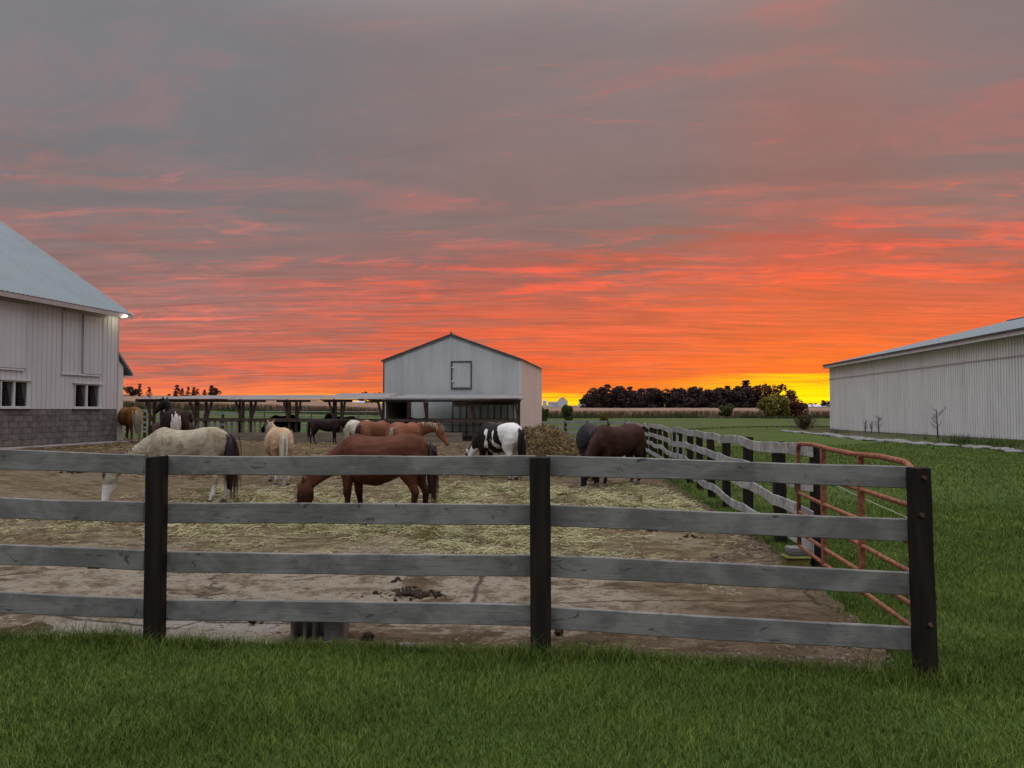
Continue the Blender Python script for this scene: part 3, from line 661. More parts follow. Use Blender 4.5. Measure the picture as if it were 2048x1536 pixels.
w0, w1 = P(1655, 962, 8.6), P(1830, 1042, 5.4)
tag(MB().tube([w0, (w0+w1)/2+Vector((0, 0, -.01)), w1], .0035, 5).build('fence_cord', M['wire_line']), 'thin pale cord strung across the gate opening over the grass', 'cord')
# yellow mineral block under the gate and boards on it
b0 = G(1592, 1136); z0 = gzf(b0.x, b0.y)
yb = thing('salt_block_holder', (b0.x, b0.y, z0), 'mossy yellow block holder on the ground beside the gate hinge post', 'feeder')
mb = MB().box((b0.x, b0.y, z0+.055), (.24, .2, .11)).box((b0.x, b0.y, z0+.125), (.27, .23, .03)); mb.build('tub', M['yellow'], yb, bevel=.012)
MB().box((b0.x+.015, b0.y+.02, z0+.16), (.21, .17, .035)).build('board', M['trim_dark'], yb, bevel=.004)
MB().box((b0.x+.02, b0.y+.03, z0+.203), (.20, .16, .045)).build('board', M['rail'], yb, bevel=.004)
# hollow concrete block behind the bottom board
b0 = P(640, 1290, 5.82); z0 = gzf(b0.x, b0.y)+.01
cb = thing('concrete_block', (b0.x, b0.y, z0), 'hollow concrete block standing on the dirt behind the bottom fence board', 'block')
mb = MB(); W_ = .395; x0 = b0.x-W_/2
mb.box((b0.x, b0.y+.085, z0+.13), (W_, .03, .26))
for xa, xb in ((0, .022), (.090, .112), (.160, .182), (.245, .395)): mb.box((x0+(xa+xb)/2, b0.y-.01, z0+.13), (xb-xa, .16, .262))
mb.build('block_body', M['block'], cb, bevel=.008)

# ================================================================ BUILDINGS
ZV = Vector((0, 0, 1))
PROF = {'rib': [(0, 0), (.62, 0), (.70, 1), (.90, 1), (.98, 0)], 'deep': [(0, 0), (.24, 0), (.32, 1), (.90, 1)], 'corr': [(0, 0), (.25, .5), (.5, 1), (.75, .5)], 'groove': [(0, 1), (.86, 1), (.90, 0), (.96, 0)]}
def sheet(O, U, W, N, s0, s1, t0, t1, pitch, depth, prof='rib', holes=(), mb=None, jit=0):
    mb = mb or MB(); pr_ = PROF[prof]; pts = []
    s = s0
    while s < s1-1e-4:
        for f, h in pr_: 
            if s+f*pitch < s1: pts.append((s+f*pitch, h*depth))
        s += pitch
    pts.append((s1, pts[0][1])); f0 = t0 if callable(t0) else (lambda q: t0); f1 = t1 if callable(t1) else (lambda q: t1)
    def pt(s, t, h): return O+U*s+W*t+N*h
    for (a, ha), (b, hb) in zip(pts, pts[1:]):
        mid = (a+b)/2; cuts = sorted([(h[2], h[3]) for h in holes if h[0] <= mid <= h[1]])
        lo_a, lo_b = f0(a), f0(b); hi_a, hi_b = f1(a), f1(b); cur = None
        for c0, c1 in cuts:
            if c0 > min(lo_a, lo_b): mb.quad(pt(a, lo_a if cur is None else cur, ha), pt(b, lo_b if cur is None else cur, hb), pt(b, c0, hb), pt(a, c0, ha))
            cur = c1
        if cur is None: mb.quad(pt(a, lo_a, ha), pt(b, lo_b, hb), pt(b, hi_b, hb), pt(a, hi_a, ha))
        elif cur < min(hi_a, hi_b): mb.quad(pt(a, cur, ha), pt(b, cur, hb), pt(b, hi_b, hb), pt(a, hi_a, ha))
    return mb
def fbox(mb, O, U, N, s0, s1, n0, n1, z0, z1):
    """box in a wall frame: s along U, n along N, z absolute"""
    p = [O+U*a+N*b+ZV*c for c in (z0, z1) for a, b in ((s0, n0), (s1, n0), (s1, n1), (s0, n1))]
    p = [Vector((q.x, q.y, q.z)) for q in p]; return mb.hexa(p)
# ---------------------------------------------------------------- left barn
O = Vector((-15.4, 30, 0)); U = Vector((-.17, -1, 0)); LU = U.length; U.normalize(); Nn = Vector((-U.y, U.x, 0))
if Nn.x < 0: Nn = -Nn
k_ = LU
def S(px):   # pixel column -> distance along the wall
    a = (px-1024)/F; t = (15.4+a*30)/(-.17+a) if False else (-15.4-a*30)/(.17-a*1.0)
    # -15.4-.17t = a(30-t)
    t = (-15.4-a*30)/(.17-a); return t*LU
lb = thing('livestock_barn', (-15.4, 30, .5), 'white metal-sided barn with block base, grey roof and lit corner lamp, at the left', 'barn')
sA, sB_ = .0, 14.0
win = [(S(198), S(148), .0, .0)]
wz0, wz1 = 1.80, 2.66
wins = [(S(198), S(172.5)), (S(172.5), S(148)), (S(55), S(27)), (S(27), S(0))]
holes = [(S(198)+.02, S(148)-.02, wz0, wz1), (S(55)+.02, S(-1), wz0, wz1)]
Zb = 1.745
sheet(O, U, ZV, Nn, sA, sB_, Zb, 5.55, .215, .020, 'groove', holes).build('wall', M['barn_white'], lb)
mb = MB(); fbox(mb, O, U, Nn, .0, sB_, -.22, -.012, .2, Zb-.01); mb.build('foundation', M['mortar'], lb)
# blocks, one by one
bmesh_ = MB().box((0, 0, 0), (.388, .05, .188)).mesh('block', M['block'])
half = MB().box((0, 0, 0), (.188, .05, .188)).mesh('block', M['block'])
Rm = Matrix((U, Nn, ZV)).transposed().to_4x4()
for c in range(6):
    z = Zb-.012-.1-.2*c; x = 0.0
    first = True
    while x < 7.0:
        L_ = .2 if (first and c % 2) else .4; first = False
        o = bpy.data.objects.new('block', half if L_ == .2 else bmesh_)
        p = O+U*(x+L_/2)+Nn*(-.005+random.uniform(-.004, .004))+ZV*z
        m_ = Rm.copy(); m_.translation = p; link(o, lb, m_ @ Matrix.Rotation(random.uniform(-.004, .004), 4, 'Y')); x += L_
# windows: white frames, dark pocket, vent flap, wire grid
for i, (a, b) in enumerate(wins):
    if i in (2, 3) and False: continue
    mb = MB(); w = .034
    fbox(mb, O, U, Nn, a, a+w, -.10, .035, wz0, wz1); fbox(mb, O, U, Nn, b-w, b, -.10, .035, wz0, wz1)
    fbox(mb, O, U, Nn, a+w, b-w, -.10, .030, wz0, wz0+w); fbox(mb, O, U, Nn, a+w, b-w, -.10, .030, wz1-w, wz1)
    fr = mb.build('window', M['trim_white'], lb)
    mb = MB(); fbox(mb, O, U, Nn, a+.01, b-.01, -.60, -.50, wz0, wz1); fbox(mb, O, U, Nn, a+.0, a+.02, -.6, -.11, wz0, wz1); fbox(mb, O, U, Nn, b-.02, b, -.6, -.11, wz0, wz1); fbox(mb, O, U, Nn, a, b, -.6, -.11, wz1-.02, wz1+.0); fbox(mb, O, U, Nn, a, b, -.6, -.11, wz0-.0, wz0+.02)
    mb.build('dark_opening', M['black'], fr)
    mb = MB()
    for q in range(1, 4): s_ = a+w+(b-a-2*w)*q/4; fbox(mb, O, U, Nn, s_, s_+.005, -.05, -.045, wz0+w, wz1-w)
    for q in range(1, 5): z_ = wz0+w+(wz1-wz0-2*w)*q/5; fbox(mb, O, U, Nn, a+w, b-w, -.041, -.033, z_, z_+.005)
    mb.build('wire_grid', M['wire'], fr)
    mb = MB(); q0 = O+U*(a+w+.01)+Nn*(-.03); q1 = O+U*(a+w+.01)+Nn*(-.03)
    mb.hexa([q0+ZV*(wz0+w+.02), q0+U*.03+ZV*(wz0+w+.02), q0+U*.03-Nn*.25+ZV*(wz0+w+.02), q0-Nn*.25+ZV*(wz0+w+.02), q0+ZV*(wz1-w-.02), q0+U*.20+ZV*(wz1-w-.02), q0+U*.20-Nn*.20+ZV*(wz1-w-.02), q0-Nn*.2+ZV*(wz1-w-.02)])
    mb.build('vent_flap', M['trim_dark'], fr)
for a, b in ((S(203), S(143)), (S(60), S(-2))):
    mb = MB(); fbox(mb, O, U, Nn, a, b, .022, .075, wz1+.01, wz1+.05); mb.build('window_trim', M['trim_white'], lb); mb = MB(); fbox(mb, O, U, Nn, a, b, .022, .09, wz0-.05, wz0-.01); mb.build('window_sill', M['trim_white'], lb)
# sliding loft doors with tracks
def slide_door(pa, pb, z0, z1, tracka, trackb, zt, lip):
    a, b = S(pa), S(pb)
    d = sheet(O, U, ZV, Nn, a, b, z0, z1, .23, .012, 'groove'); d.v = [tuple(Vector(p)+Nn*.055) for p in d.v]
    fbox(d, O, U, Nn, a-.03, a, .02, .085, z0, z1); fbox(d, O, U, Nn, b, b+.03, .02, .085, z0, z1); fbox(d, O, U, Nn, a-.03, b+.03, .022, .05, z0, z1)
    dd = d.build('door', M['barn_white'], lb)
    mb = MB(); fbox(mb, O, U, Nn, S(tracka), S(trackb), .022, .13, zt, zt+.12); mb.build('door_track', M['trim_tan'], dd)
    mb = MB(); fbox(mb, O, U, Nn, S(lip[0]), S(lip[1]), .022, .07, z0-.075, z0-.02); mb.build('bottom_guide', M['trim_white'], dd)
slide_door(200, 163, 3.04, 5.18, 204, 122, 5.22, (197, 119))
slide_door(47, -30, 3.08, 5.20, 50, -30, 5.24, (43, -30))
mb = MB(); 
for px in (161, 122): fbox(mb, O, U, Nn, S(px), S(px)+.03, .022, .045, 3.04, 5.2)
mb.build('door_jamb', M['trim_tan'], lb)
# corner trim, far gable wall, roof
mb = MB(); fbox(mb, O, U, Nn, -.03, .05, -.05, .03, Zb, 5.45); mb.build('corner_trim', M['trim_tan'], lb)
Dn = -Nn; EZ = 5.46; SL = .655
mb = MB(); g = O-U*.0
mb.poly([g+ZV*.2, g+Dn*13+ZV*.2, g+Dn*13+ZV*5.4, g+Dn*6.5+ZV*(5.4+6.5*SL), g+ZV*5.4]); g2 = O+U*14
mb.poly([g2+ZV*.2, g2+Dn*13+ZV*.2, g2+Dn*13+ZV*5.4, g2+Dn*6.5+ZV*(5.4+6.5*SL), g2+ZV*5.4]); mb.quad(g+Dn*13+ZV*.2, g2+Dn*13+ZV*.2, g2+Dn*13+ZV*5.4, g+Dn*13+ZV*5.4)
mb.build('gable_wall', M['barn_white'], lb)
Wr = (Dn+ZV*SL).normalized(); Nr = (ZV-Dn*SL).normalized()
OE = O+Nn*.42+ZV*(EZ+.0)-U*.26
rl = 7.0*math.sqrt(1+SL*SL)
r_ = sheet(OE, U, Wr, Nr, 0, 14.8, 0, rl, .21, .02, 'rib'); r_.quad(OE-Nr*.03, OE-Nr*.03+U*14.8, OE-Nr*.03+U*14.8+Wr*rl, OE-Nr*.03+Wr*rl)
Wl = (Nn+ZV*SL).normalized(); OB = O+Dn*13.5+ZV*EZ-U*.26
rf_ = r_.build('roof', M['roof_blue'], lb); MB().quad(OB, OB+U*14.8, OB+U*14.8+Wl*rl, OB+Wl*rl).build('rear_roof', M['roof_blue'], lb)
mb = MB(); p0 = OE-Nr*.05; mb.beam(p0+ZV*-.05+U*.01, p0+ZV*-.05+U*14.8, .03, .16); mb.beam(OE-U*.015-ZV*.08, OE-U*.015-ZV*.08+Wr*rl, .03, .16, Nr); mb.build('fascia', M['trim_tan'], lb)
mb = MB(); fbox(mb, O, U, Nn, -.24, 14.4, .022, .40, EZ-.13, EZ-.11); mb.build('soffit', M['trim_tan'], lb)
# small hooded lean-to on the far gable
mb = MB(); V_ = -U
def q(a, k, z): return O+Nn*a+V_*k+ZV*z
mb.hexa([q(-3, .03, .3), q(-.05, .03, .3), q(-.05, .42, .3), q(-3, .42, .3), q(-3, .03, 3.75), q(-.05, .03, 3.75), q(-.05, .42, 3.42), q(-3, .42, 3.42)]); mb.build('lean_to_wall', M['trim_white'], lb)
mb = MB(); mb.hexa([q(-3, .02, 3.90), q(.06, .02, 3.86), q(.06, .84, 3.08), q(-3, .84, 3.08), q(-3, .02, 3.96), q(.06, .02, 3.96), q(.06, .86, 3.18), q(-3, .86, 3.18)]); mb.build('lean_to_roof', M['roof_blue'], lb)
mb = MB(); mb.hexa([q(-2.9, .44, 3.02), q(.04, .44, 3.02), q(.04, .82, 3.02), q(-2.9, .82, 3.02), q(-2.9, .44, 3.07), q(.04, .44, 3.07), q(.04, .82, 3.07), q(-2.9, .82, 3.07)]); mb.build('lean_to_soffit', M['trim_white'], lb)
# corner lamp, lit
lp = P(246, 632, 29.75)
em = NT('lit_lamp'); em.b.inputs['Emission Color'].default_value = (1, .93, .72, 1); em.b.inputs['Emission Strength'].default_value = 5; M['lamp'] = em.fin(); M['lamp'].cycles.emission_sampling = 'NONE'
ft = MB().tube([lp+Vector((-.22, 0, .10)), lp+Vector((-.10, 0, .06)), lp+Vector((0, 0, .05))], [.03, .05, .075], 8).build('floodlight', M['trim_white'], lb)
mb = MB(); mb.tube([lp+Vector((-.14, -.02, .0)), lp+Vector((.0, -.03, .0)), lp+Vector((.16, -.02, 0))], [.03, .075, .03], 12); mb.build('bulb', M['lamp'], ft, smooth=True)
ld = bpy.data.lights.new('corner_lamp_light', 'POINT'); ld.energy = 6; ld.color = (1, .9, .68); ld.shadow_soft_size = .12
lo_ = bpy.data.objects.new('corner_lamp_light', ld); link(lo_, None, Matrix.Translation(lp+Vector((.10, -.10, -.16))))
# concrete apron at the foot of the wall
mb = MB(); fbox(mb, O, U, Nn, -.6, 12, -.01, .75, .18, .52); fbox(mb, O, U, Nn, -.3, 12, .75, 1.55, .12, .43); tag(mb.build('concrete_apron', M['concrete'], bevel=.02), kind='structure')

# ---------------------------------------------------------------- middle barn
A_ = .148; U2 = Vector((-1, A_, 0)).normalized(); D2 = Vector((A_, 1, 0)).normalized(); N2 = -D2
O2 = Vector((.70, 64, 0)); Wd = 11.82; EZ2 = 5.98; RZ2 = 8.10; Ln = 16.3; gb = gzf(-5, 66)-.1
mbn = thing('gabled_barn', (-5.1, 64.9, gzf(-5, 66)), 'tall galvanised metal barn with a gable front and small loft hatch, in the middle', 'barn')
def gtop(s): return EZ2+(RZ2-EZ2)*(1-abs(s-Wd/2)/(Wd/2))
def sx(px):
    a = (px-1024)/F; # O2+U2*s : x = .7+U2.x s ; y = 64+U2.y s
    return (.70-a*64)/(a*U2.y-U2.x)
dh = (sx(816), sx(771), -2, 2.35)
ww = sheet(O2, U2, ZV, N2, 0, Wd, gb, gtop, .20, .018, 'corr', [(sx(818), sx(770), gb, 2.45)])
ww.build('front_wall', M['galv'], mbn)
mb = MB(); P_ = O2+D2*Ln
sw = sheet(O2, D2, ZV, -U2, 0, Ln, gb, EZ2, .23, .02, 'rib'); sw.build('side_wall', M['galv_side_glow'], mbn)
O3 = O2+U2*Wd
sheet(O3, D2, ZV, U2, 0, Ln, gb, EZ2, .3, .02, 'rib').build('side_wall', M['galv_side_glow'], mbn)
mb = MB(); b_ = O2+D2*Ln; mb.poly([b_+ZV*gb, b_+U2*Wd+ZV*gb, b_+U2*Wd+ZV*EZ2, b_+U2*Wd/2+ZV*RZ2, b_+ZV*EZ2]); mb.build('rear_wall', M['galv'], mbn)
mb = MB(); d0 = sx(816); d1 = sx(771); e = D2*.1
for s_ in (d0-.3, d1+.3): mb.quad(O2+U2*s_+e+ZV*gb, O2+U2*s_+D2*5+ZV*gb, O2+U2*s_+D2*5+ZV*2.6, O2+U2*s_+e+ZV*2.6)
mb.quad(O2+U2*(d0-.3)+D2*5+ZV*gb, O2+U2*(d1+.3)+D2*5+ZV*gb, O2+U2*(d1+.3)+D2*5+ZV*2.6, O2+U2*(d0-.3)+D2*5+ZV*2.6)
mb.quad(O2+U2*(d0-.3)+e+ZV*2.6, O2+U2*(d1+.3)+e+ZV*2.6, O2+U2*(d1+.3)+D2*5+ZV*2.6, O2+U2*(d0-.3)+D2*5+ZV*2.6); mb.build('doorway', M['black'], mbn)
for sgn, base, dirU in ((1, O2, U2), (-1, O3, -U2)):
    pitchv = Vector((dirU.x*Wd/2, dirU.y*Wd/2, RZ2-EZ2)); Lp = pitchv.length; Wv = pitchv/Lp; nr = ZV-dirU*((RZ2-EZ2)/(Wd/2)); nr.normalize()
    s0 = base+ZV*EZ2-Wv*.18-D2*.12+nr*.04; m2 = sheet(s0, D2, Wv, nr, 0, Ln+.24, 0, Lp+.18, .23, .02, 'rib'); m2.build('roof', M['roof_tin'], mbn)
    mb = MB(); mb.beam(s0-D2*.015-nr*.045, s0-D2*.015-nr*.045+Wv*(Lp+.18), .03, .10, nr); mb.build('rake_trim', M['trim_dark'], mbn)
    mb = MB(); mb.beam(s0-D2*-.04-nr*.16, s0+D2*.04-nr*.16+Wv*(Lp+.1), .02, .11, nr); mb.build('rake_board', M['roof_tin'], mbn)
MB().tube([O2+U2*Wd/2+ZV*(RZ2+.06)+D2*z for z in (-.1, Ln+.1)], .07, 6).build('ridge_cap', M['trim_dark'], mbn)
MB().box(tuple(O2+U2*Wd/2+ZV*(RZ2+.17)), (.10, .1, .14)).build('ridge_vent', M['trim_dark'], mbn)
# loft hatch
h0, h1 = sx(944), sx(902); hz0, hz1 = 3.58, 5.73; mb = MB()
for a, b, c, d_ in ((h0, h0+.10, hz0, hz1), (h1-.10, h1, hz0, hz1)): fbox(mb, O2, U2, N2, a, b, .025, .09, c, d_)
fbox(mb, O2, U2, N2, h0, h1, .022, .085, hz0-.12, hz0); fbox(mb, O2, U2, N2, h0, h1, .022, .085, hz1, hz1+.1)
hf = mb.build('loft_hatch', M['trim_dark'], mbn)
m2 = sheet(O2+N2*.03, U2, ZV, N2, h0+.18, h1-.15, hz0+.06, hz1-.05, .2, .015, 'corr'); m2.build('hatch_door', M['galv'], hf)
for z in (hz0+.5, hz1-.5): 
    mb = MB(); fbox(mb, O2, U2, N2, h1-.3, h1-.06, .06, .11, z, z+.10); mb.build('hinge', M['trim_white'], hf)
for s_ in (0, Wd-.06): mb = MB(); fbox(mb, O2, U2, N2, s_-.02, s_+.08, .02, .045, 3.05, EZ2-.05); mb.build('corner_trim', M['trim_dark' if s_ else 'trim_white'], mbn)
# stall battens low on the front wall
for px in (906, 921, 934, 948, 962, 977, 990, 1003, 1016, 1028): s_ = sx(px); mb = MB(); fbox(mb, O2, U2, N2, s_, s_+.06, .02, .06, gb, 2.1); mb.build('batten', M['trim_dark'], mbn)
for z in (.42, .95, 2.15, -.15): 
    mb = MB(); fbox(mb, O2, U2, N2, .02, sx(905) if z > 1 else sx(820), .06, .085, z, z+(.35 if z > 2 else .05)); mb.build('girt', M['beam_dark'], mbn)
mb = MB(); fbox(mb, O2, U2, N2, sx(822), sx(815), .02, .14, gb, 2.5); mb.build('door_jamb', M['post_brown'], mbn)
mb = MB(); fbox(mb, O2, U2, N2, sx(772), sx(768), .02, .1, gb, 2.9); mb.build('door_jamb', M['trim_white'], mbn)

# ---------------------------------------------------------------- open feed shelter
sh = thing('feed_shelter', (-11, 50.3, gzf(-11, 50)), 'long open shelter with tin roof on braced posts in front of the middle barn', 'shelter')
def X50(px, d=50.3): return (px-1024)/F*d
FY = 50.0
# roof: three overlapping runs of tin, slightly out of line
def roofrun(pa, pb, zf, yb, zbk, dz=0, zl=None):
    xa, xb = X50(pa, FY), X50(pb, FY); Wv = Vector((0, yb-FY, zbk-zf)); L_ = Wv.length; Wv.normalize(); nr = Vector((0, -Wv.z, Wv.y))
    m2 = sheet(Vector((xa, FY, zf+dz)), Vector((1, 0, 0)), Wv, nr, 0, xb-xa, 0, (lambda s: L_*min(1, .25+s/2.3)) if zl else L_, .10, .018, 'corr')
    o = m2.build('roof', M['roof_tin'], sh)
    MB().beam((xa, FY+.02, zf+dz-.04), (xb, FY+.02, zf+dz-.04), .03, .06).build('fascia', M['beam_dark'], sh)
roofrun(271, 455, 2.44, 56, 2.76, 0, True); roofrun(455, 640, 2.40, 56, 2.78, .0); roofrun(640, 767, 2.42, 56, 2.92, 0); roofrun(767, 1046, 2.46, 64.2, 3.02, 0)
for pa, pb in ((272, 372), (362, 460), (461, 532), (554, 621), (648, 705), (742, 850), (850, 1042)):
    z = 2.30; MB().beam((X50(pa), 50.25, z), (X50(pb), 50.25, z), .12, .15 if pb < 1000 else .12).build('header_beam', M['beam_dark'], sh)
zt_ = 2.22
def gpost(px, y=50.3): x = X50(px); return x, gzf(x, y)
for px in (308, 322.6, 395.5, 412, 486, 501.5, 579, 592.5, 671, 683, 767, 854, 947, 1038):
    x, z = gpost(px); MB().beam((x, 50.35, z-.1), (x, 50.35, zt_), .15, .15, Vector((0, 1, 0))).build('post', M['post_brown'], sh)
for pa, pb in ((294, 306), (341, 325), (381, 394), (424.6, 413.5), (473, 485), (513, 503), (569, 578), (602, 594), (659, 670), (690.5, 684), (757, 766), (849, 854), (941, 947), (1031, 1037)):
    MB().beam((X50(pa), 50.22, zt_), (X50(pb), 50.22, .98), .14, .10, Vector((0, 1, 0))).build('brace', M['post_brown'], sh)
pz = lambda px, y, d=50.2: P(px, y, d)
for pa, pb in ((365, 560), (560, 760), (760, 905), (905, 1040)):
    a = pz(pa, 839+(.0052*(pa-365))); b = pz(pb, 839+(.0052*(pb-365))); MB().beam(a, b, .04, .22).build('rail_plank', M['beam_dark'], sh)
for px in list(np.arange(372, 536, 11.4)): a = pz(px, 843); MB().beam((a.x, a.y+.05, .98), (a.x, a.y+.05, gzf(a.x, 50)+.55), .12, .04, Vector((0, 1, 0))).build('slat', M['plank_brown'], sh)
# rear posts of the shelter
for px in (300, 392, 480, 574, 668): x = X50(px, 55.8); MB().beam((x, 55.8, gzf(x, 55.8)), (x, 55.8, 2.68), .13, .13, Vector((0, 1, 0))).build('post', M['post_brown'], sh)
# feed bunk
fb = thing('feed_bunk', (X50(640, 48.3), 48.3, gzf(-12, 48)), 'long low plank-sided feed bunk under the edge of the open shelter', 'trough')
for pa, pb in ((380, 560), (560, 740), (740, 925)):
    for z0, z1 in ((.34, .16), (.15, -.42)):
        xa, xb = X50(pa, 48), X50(pb, 48); dy = random.uniform(0, .01)
        MB().box(((xa+xb)/2, 48+dy+(0 if z0 > .2 else .015), (z0+z1)/2-.03), (xb-xa-.02, .05, abs(z0-z1)-.01)).build('plank', M['plank_brown'], fb)
for px in (382, 560, 740, 923): MB().box((X50(px, 48), 48.11, -.08), (.12, .12, .8)).build('post', M['post_brown'], fb)
MB().box((X50(652, 49.6), 49.6, -.05), (X50(925, 49.6)-X50(380, 49.6), .05, .6)).build('back_board', M['plank_brown'], fb)
# dirt bank under the roof in front of the barn wall
# pens behind the shelter
pn_ = thing('corral_fence', (-24, 61, gzf(-24, 61)), 'weathered pale corral fence behind the left end of the open shelter', 'fence')
for pa, pb, ys_, d in ((248, 332, (822, 834, 845, 855, 863), 58), (332, 482, (826.5, 838, 849, 860), 60)):
    for yy in ys_:
        a = P(pa, yy+random.uniform(-.8, .4), d); b = P(pb, yy+random.uniform(-.3, .8), d); MB().beam(a, b, .04, .15).build('rail', M['rail_far'], pn_)
    for px in np.arange(pa+6, pb, 36):
        a = P(px, ys_[0]-2, d+.1); MB().beam(a, (a.x, a.y, gzf(a.x, a.y)-.1), .16, .16, Vector((0, 1, 0))).build('post', M['post_brown'], pn_)
pf = thing('pipe_fence', (-14, 66, gzf(-14, 66)), 'thin pale pipe-rail pasture fence beyond the open shelter', 'fence')
for yy in (823, 831.5, 840, 848, 857): MB().tube([P(480, yy, 66), P(620, yy+.7, 66), P(768, yy+.5, 66)], .035, 5).build('pipe', M['rail_far'], pf)
for px in np.arange(482, 768, 47): a = P(px, 822, 66); MB().tube([a, (a.x, a.y, gzf(a.x, a.y)-.1)], .05, 5).build('post', M['trim_dark'], pf)

# ---------------------------------------------------------------- right shed
K = .092; UR = Vector((-K, -1, 0)).normalized(); NR = Vector((-1, K, 0)).normalized(); OR = Vector((31.04, 75, 0)); LR = 47.0; zr = -.22; er = 6.02
rs_ = thing('pole_shed', (31.04, 75, zr), 'long white ribbed metal shed with low pale roof, at the right', 'shed')
sheet(OR, UR, ZV, NR, 0, LR, zr-.2, 4.68, .30, .105, 'deep').build('wall', M['shed_white'], rs_)
sheet(OR, UR, ZV, NR, 0, LR, 4.74, er-.05, .30, .105, 'deep').build('upper_wall', M['shed_white'], rs_)
mb = MB(); fbox(mb, OR, UR, NR, 0, LR, .0, .14, 4.67, 4.75); mb.build('girt_trim', M['trim_tan'], rs_)
mb = MB(); fbox(mb, OR, UR, NR, -.05, .08, -.05, .05, zr-.2, er-.05); mb.build('corner_trim', M['trim_dark'], rs_)
SR = .242; HW = 16.2; WR = (-NR+ZV*SR).normalized(); NRR = (ZV+NR*SR).normalized(); E0 = OR+NR*.52+ZV*(er+.06)-UR*.35; rlR = (HW+.62)*math.sqrt(1+SR*SR)
m2 = sheet(E0, UR, WR, NRR, 0, LR+1, 0, rlR, .30, .03, 'rib'); m2.build('roof', M['roof_blue'], rs_)
MB().quad(E0+WR*rlR, E0+WR*rlR+UR*(LR+1), E0+WR*rlR+UR*(LR+1)-NR*16.8-ZV*4.3, E0+WR*rlR-NR*16.8-ZV*4.3).build('rear_roof', M['roof_blue'], rs_)
mb = MB(); mb.beam(E0-ZV*.14+NR*.01, E0-ZV*.14+NR*.01+UR*(LR+1), .03, .30); mb.beam(E0-UR*.02-NRR*.10, E0-UR*.02-NRR*.10+WR*rlR, .03, .22, NRR); mb.build('fascia', M['trim_tan'], rs_)
mb = MB(); mb.beam(E0-ZV*-.0+NR*.05+NRR*.0, E0+NR*.05+UR*(LR+1), .09, .10); mb.build('gutter', M['trim_dark'], rs_)
mb = MB(); fbox(mb, OR, UR, NR, -.6, LR, .04, .60, er-.24, er-.22); mb.build('soffit', M['trim_white'], rs_)
mb = MB(); mb.poly([OR+ZV*(zr-.2), OR-NR*2*HW+ZV*(zr-.2), OR-NR*2*HW+ZV*er, OR-NR*HW+ZV*(er+HW*SR), OR+ZV*er]); mb.build('gable_wall', M['shed_white'], rs_)
RD = E0+WR*rlR
for a, b in ((.9, 10.5), (10.9, 22)): mb = MB(); mb.beam(RD+UR*a+ZV*.06, RD+UR*b+ZV*.06, .45, .07); mb.build('ridge_vent', M['roof_blue'], rs_)
# planting bed, stones, dead saplings at its foot
BP = [G(1572, 863), G(1650, 870), G(1750, 882), G(1850, 889), G(1950, 896), G(2060, 907)]
bed = MB(); V0 = [OR+NR*-.3+UR*t for t in (-5, 6, 15, 22, 28, 36)]
for i in range(5):
    a, b = BP[i], BP[i+1]; c, d_ = V0[i+1], V0[i]
    bed.quad(*[Vector((p.x, p.y, gzf(p.x, p.y)+.05)) for p in (a, b, c, d_)])
M['bed'] = m_simple('weedy_bed', (.028, .032, .014), (.075, .065, .036), 2.5, .95, .5, kind='World'); tag(bed.build('planting_bed', M['bed']), kind='structure')
def rock_mesh(seed):
    bm = bmesh.new(); bmesh.ops.create_icosphere(bm, subdivisions=2, radius=.5)
    for v in bm.verts: v.co *= 1+.5*noise.noise(v.co*2.2+Vector((seed*7, 0, 0))); v.co.z *= .62
    me = bpy.data.meshes.new('edging_stone'); bm.to_mesh(me); bm.free(); me.polygons.foreach_set('use_smooth', [True]*len(me.polygons)); me.materials.append(M['rock']); return me
RK = [rock_mesh(i) for i in range(5)]
ONES = 'first second third fourth fifth sixth seventh eighth ninth tenth eleventh twelfth thirteenth fourteenth fifteenth sixteenth seventeenth eighteenth nineteenth twentieth'.split()
def ordw(i):
    if i < 20: return ONES[i]
    t_, o_ = divmod(i+1, 10); return ['', '', 'twenty', 'thirty', 'forty', 'fifty', 'sixty', 'seventy'][t_]+'-'+ONES[o_-1] if o_ else ['', '', 'twentieth', 'thirtieth', 'fortieth', 'fiftieth', 'sixtieth', 'seventieth'][t_]
ORD = [ordw(i) for i in range(75)]
sn = 0
acc = 0
for i in range(5):
    a, b = BP[i], BP[i+1]; L_ = (b-a).length; t = 0
    while t < L_:
        sz = random.uniform(.4, 1.1); p = a+(b-a)*(t/L_)+Vector((random.uniform(-.25, .25), random.uniform(-.3, .3), 0)); t += sz*.95
        o = bpy.data.objects.new('edging_stone', random.choice(RK)); m_ = Matrix.Translation((p.x, p.y, gzf(p.x, p.y)+.03)) @ Matrix.Rotation(random.uniform(0, 6), 4, 'Z') @ Matrix.Diagonal((sz, sz*.8, sz*.45, 1)); link(o, None, m_)
        sn += 1; tag(o, '%s stone from the left in the low row edging the bed by the right shed' % ORD[sn-1], 'stone', 'stones edging the bed by the right shed')
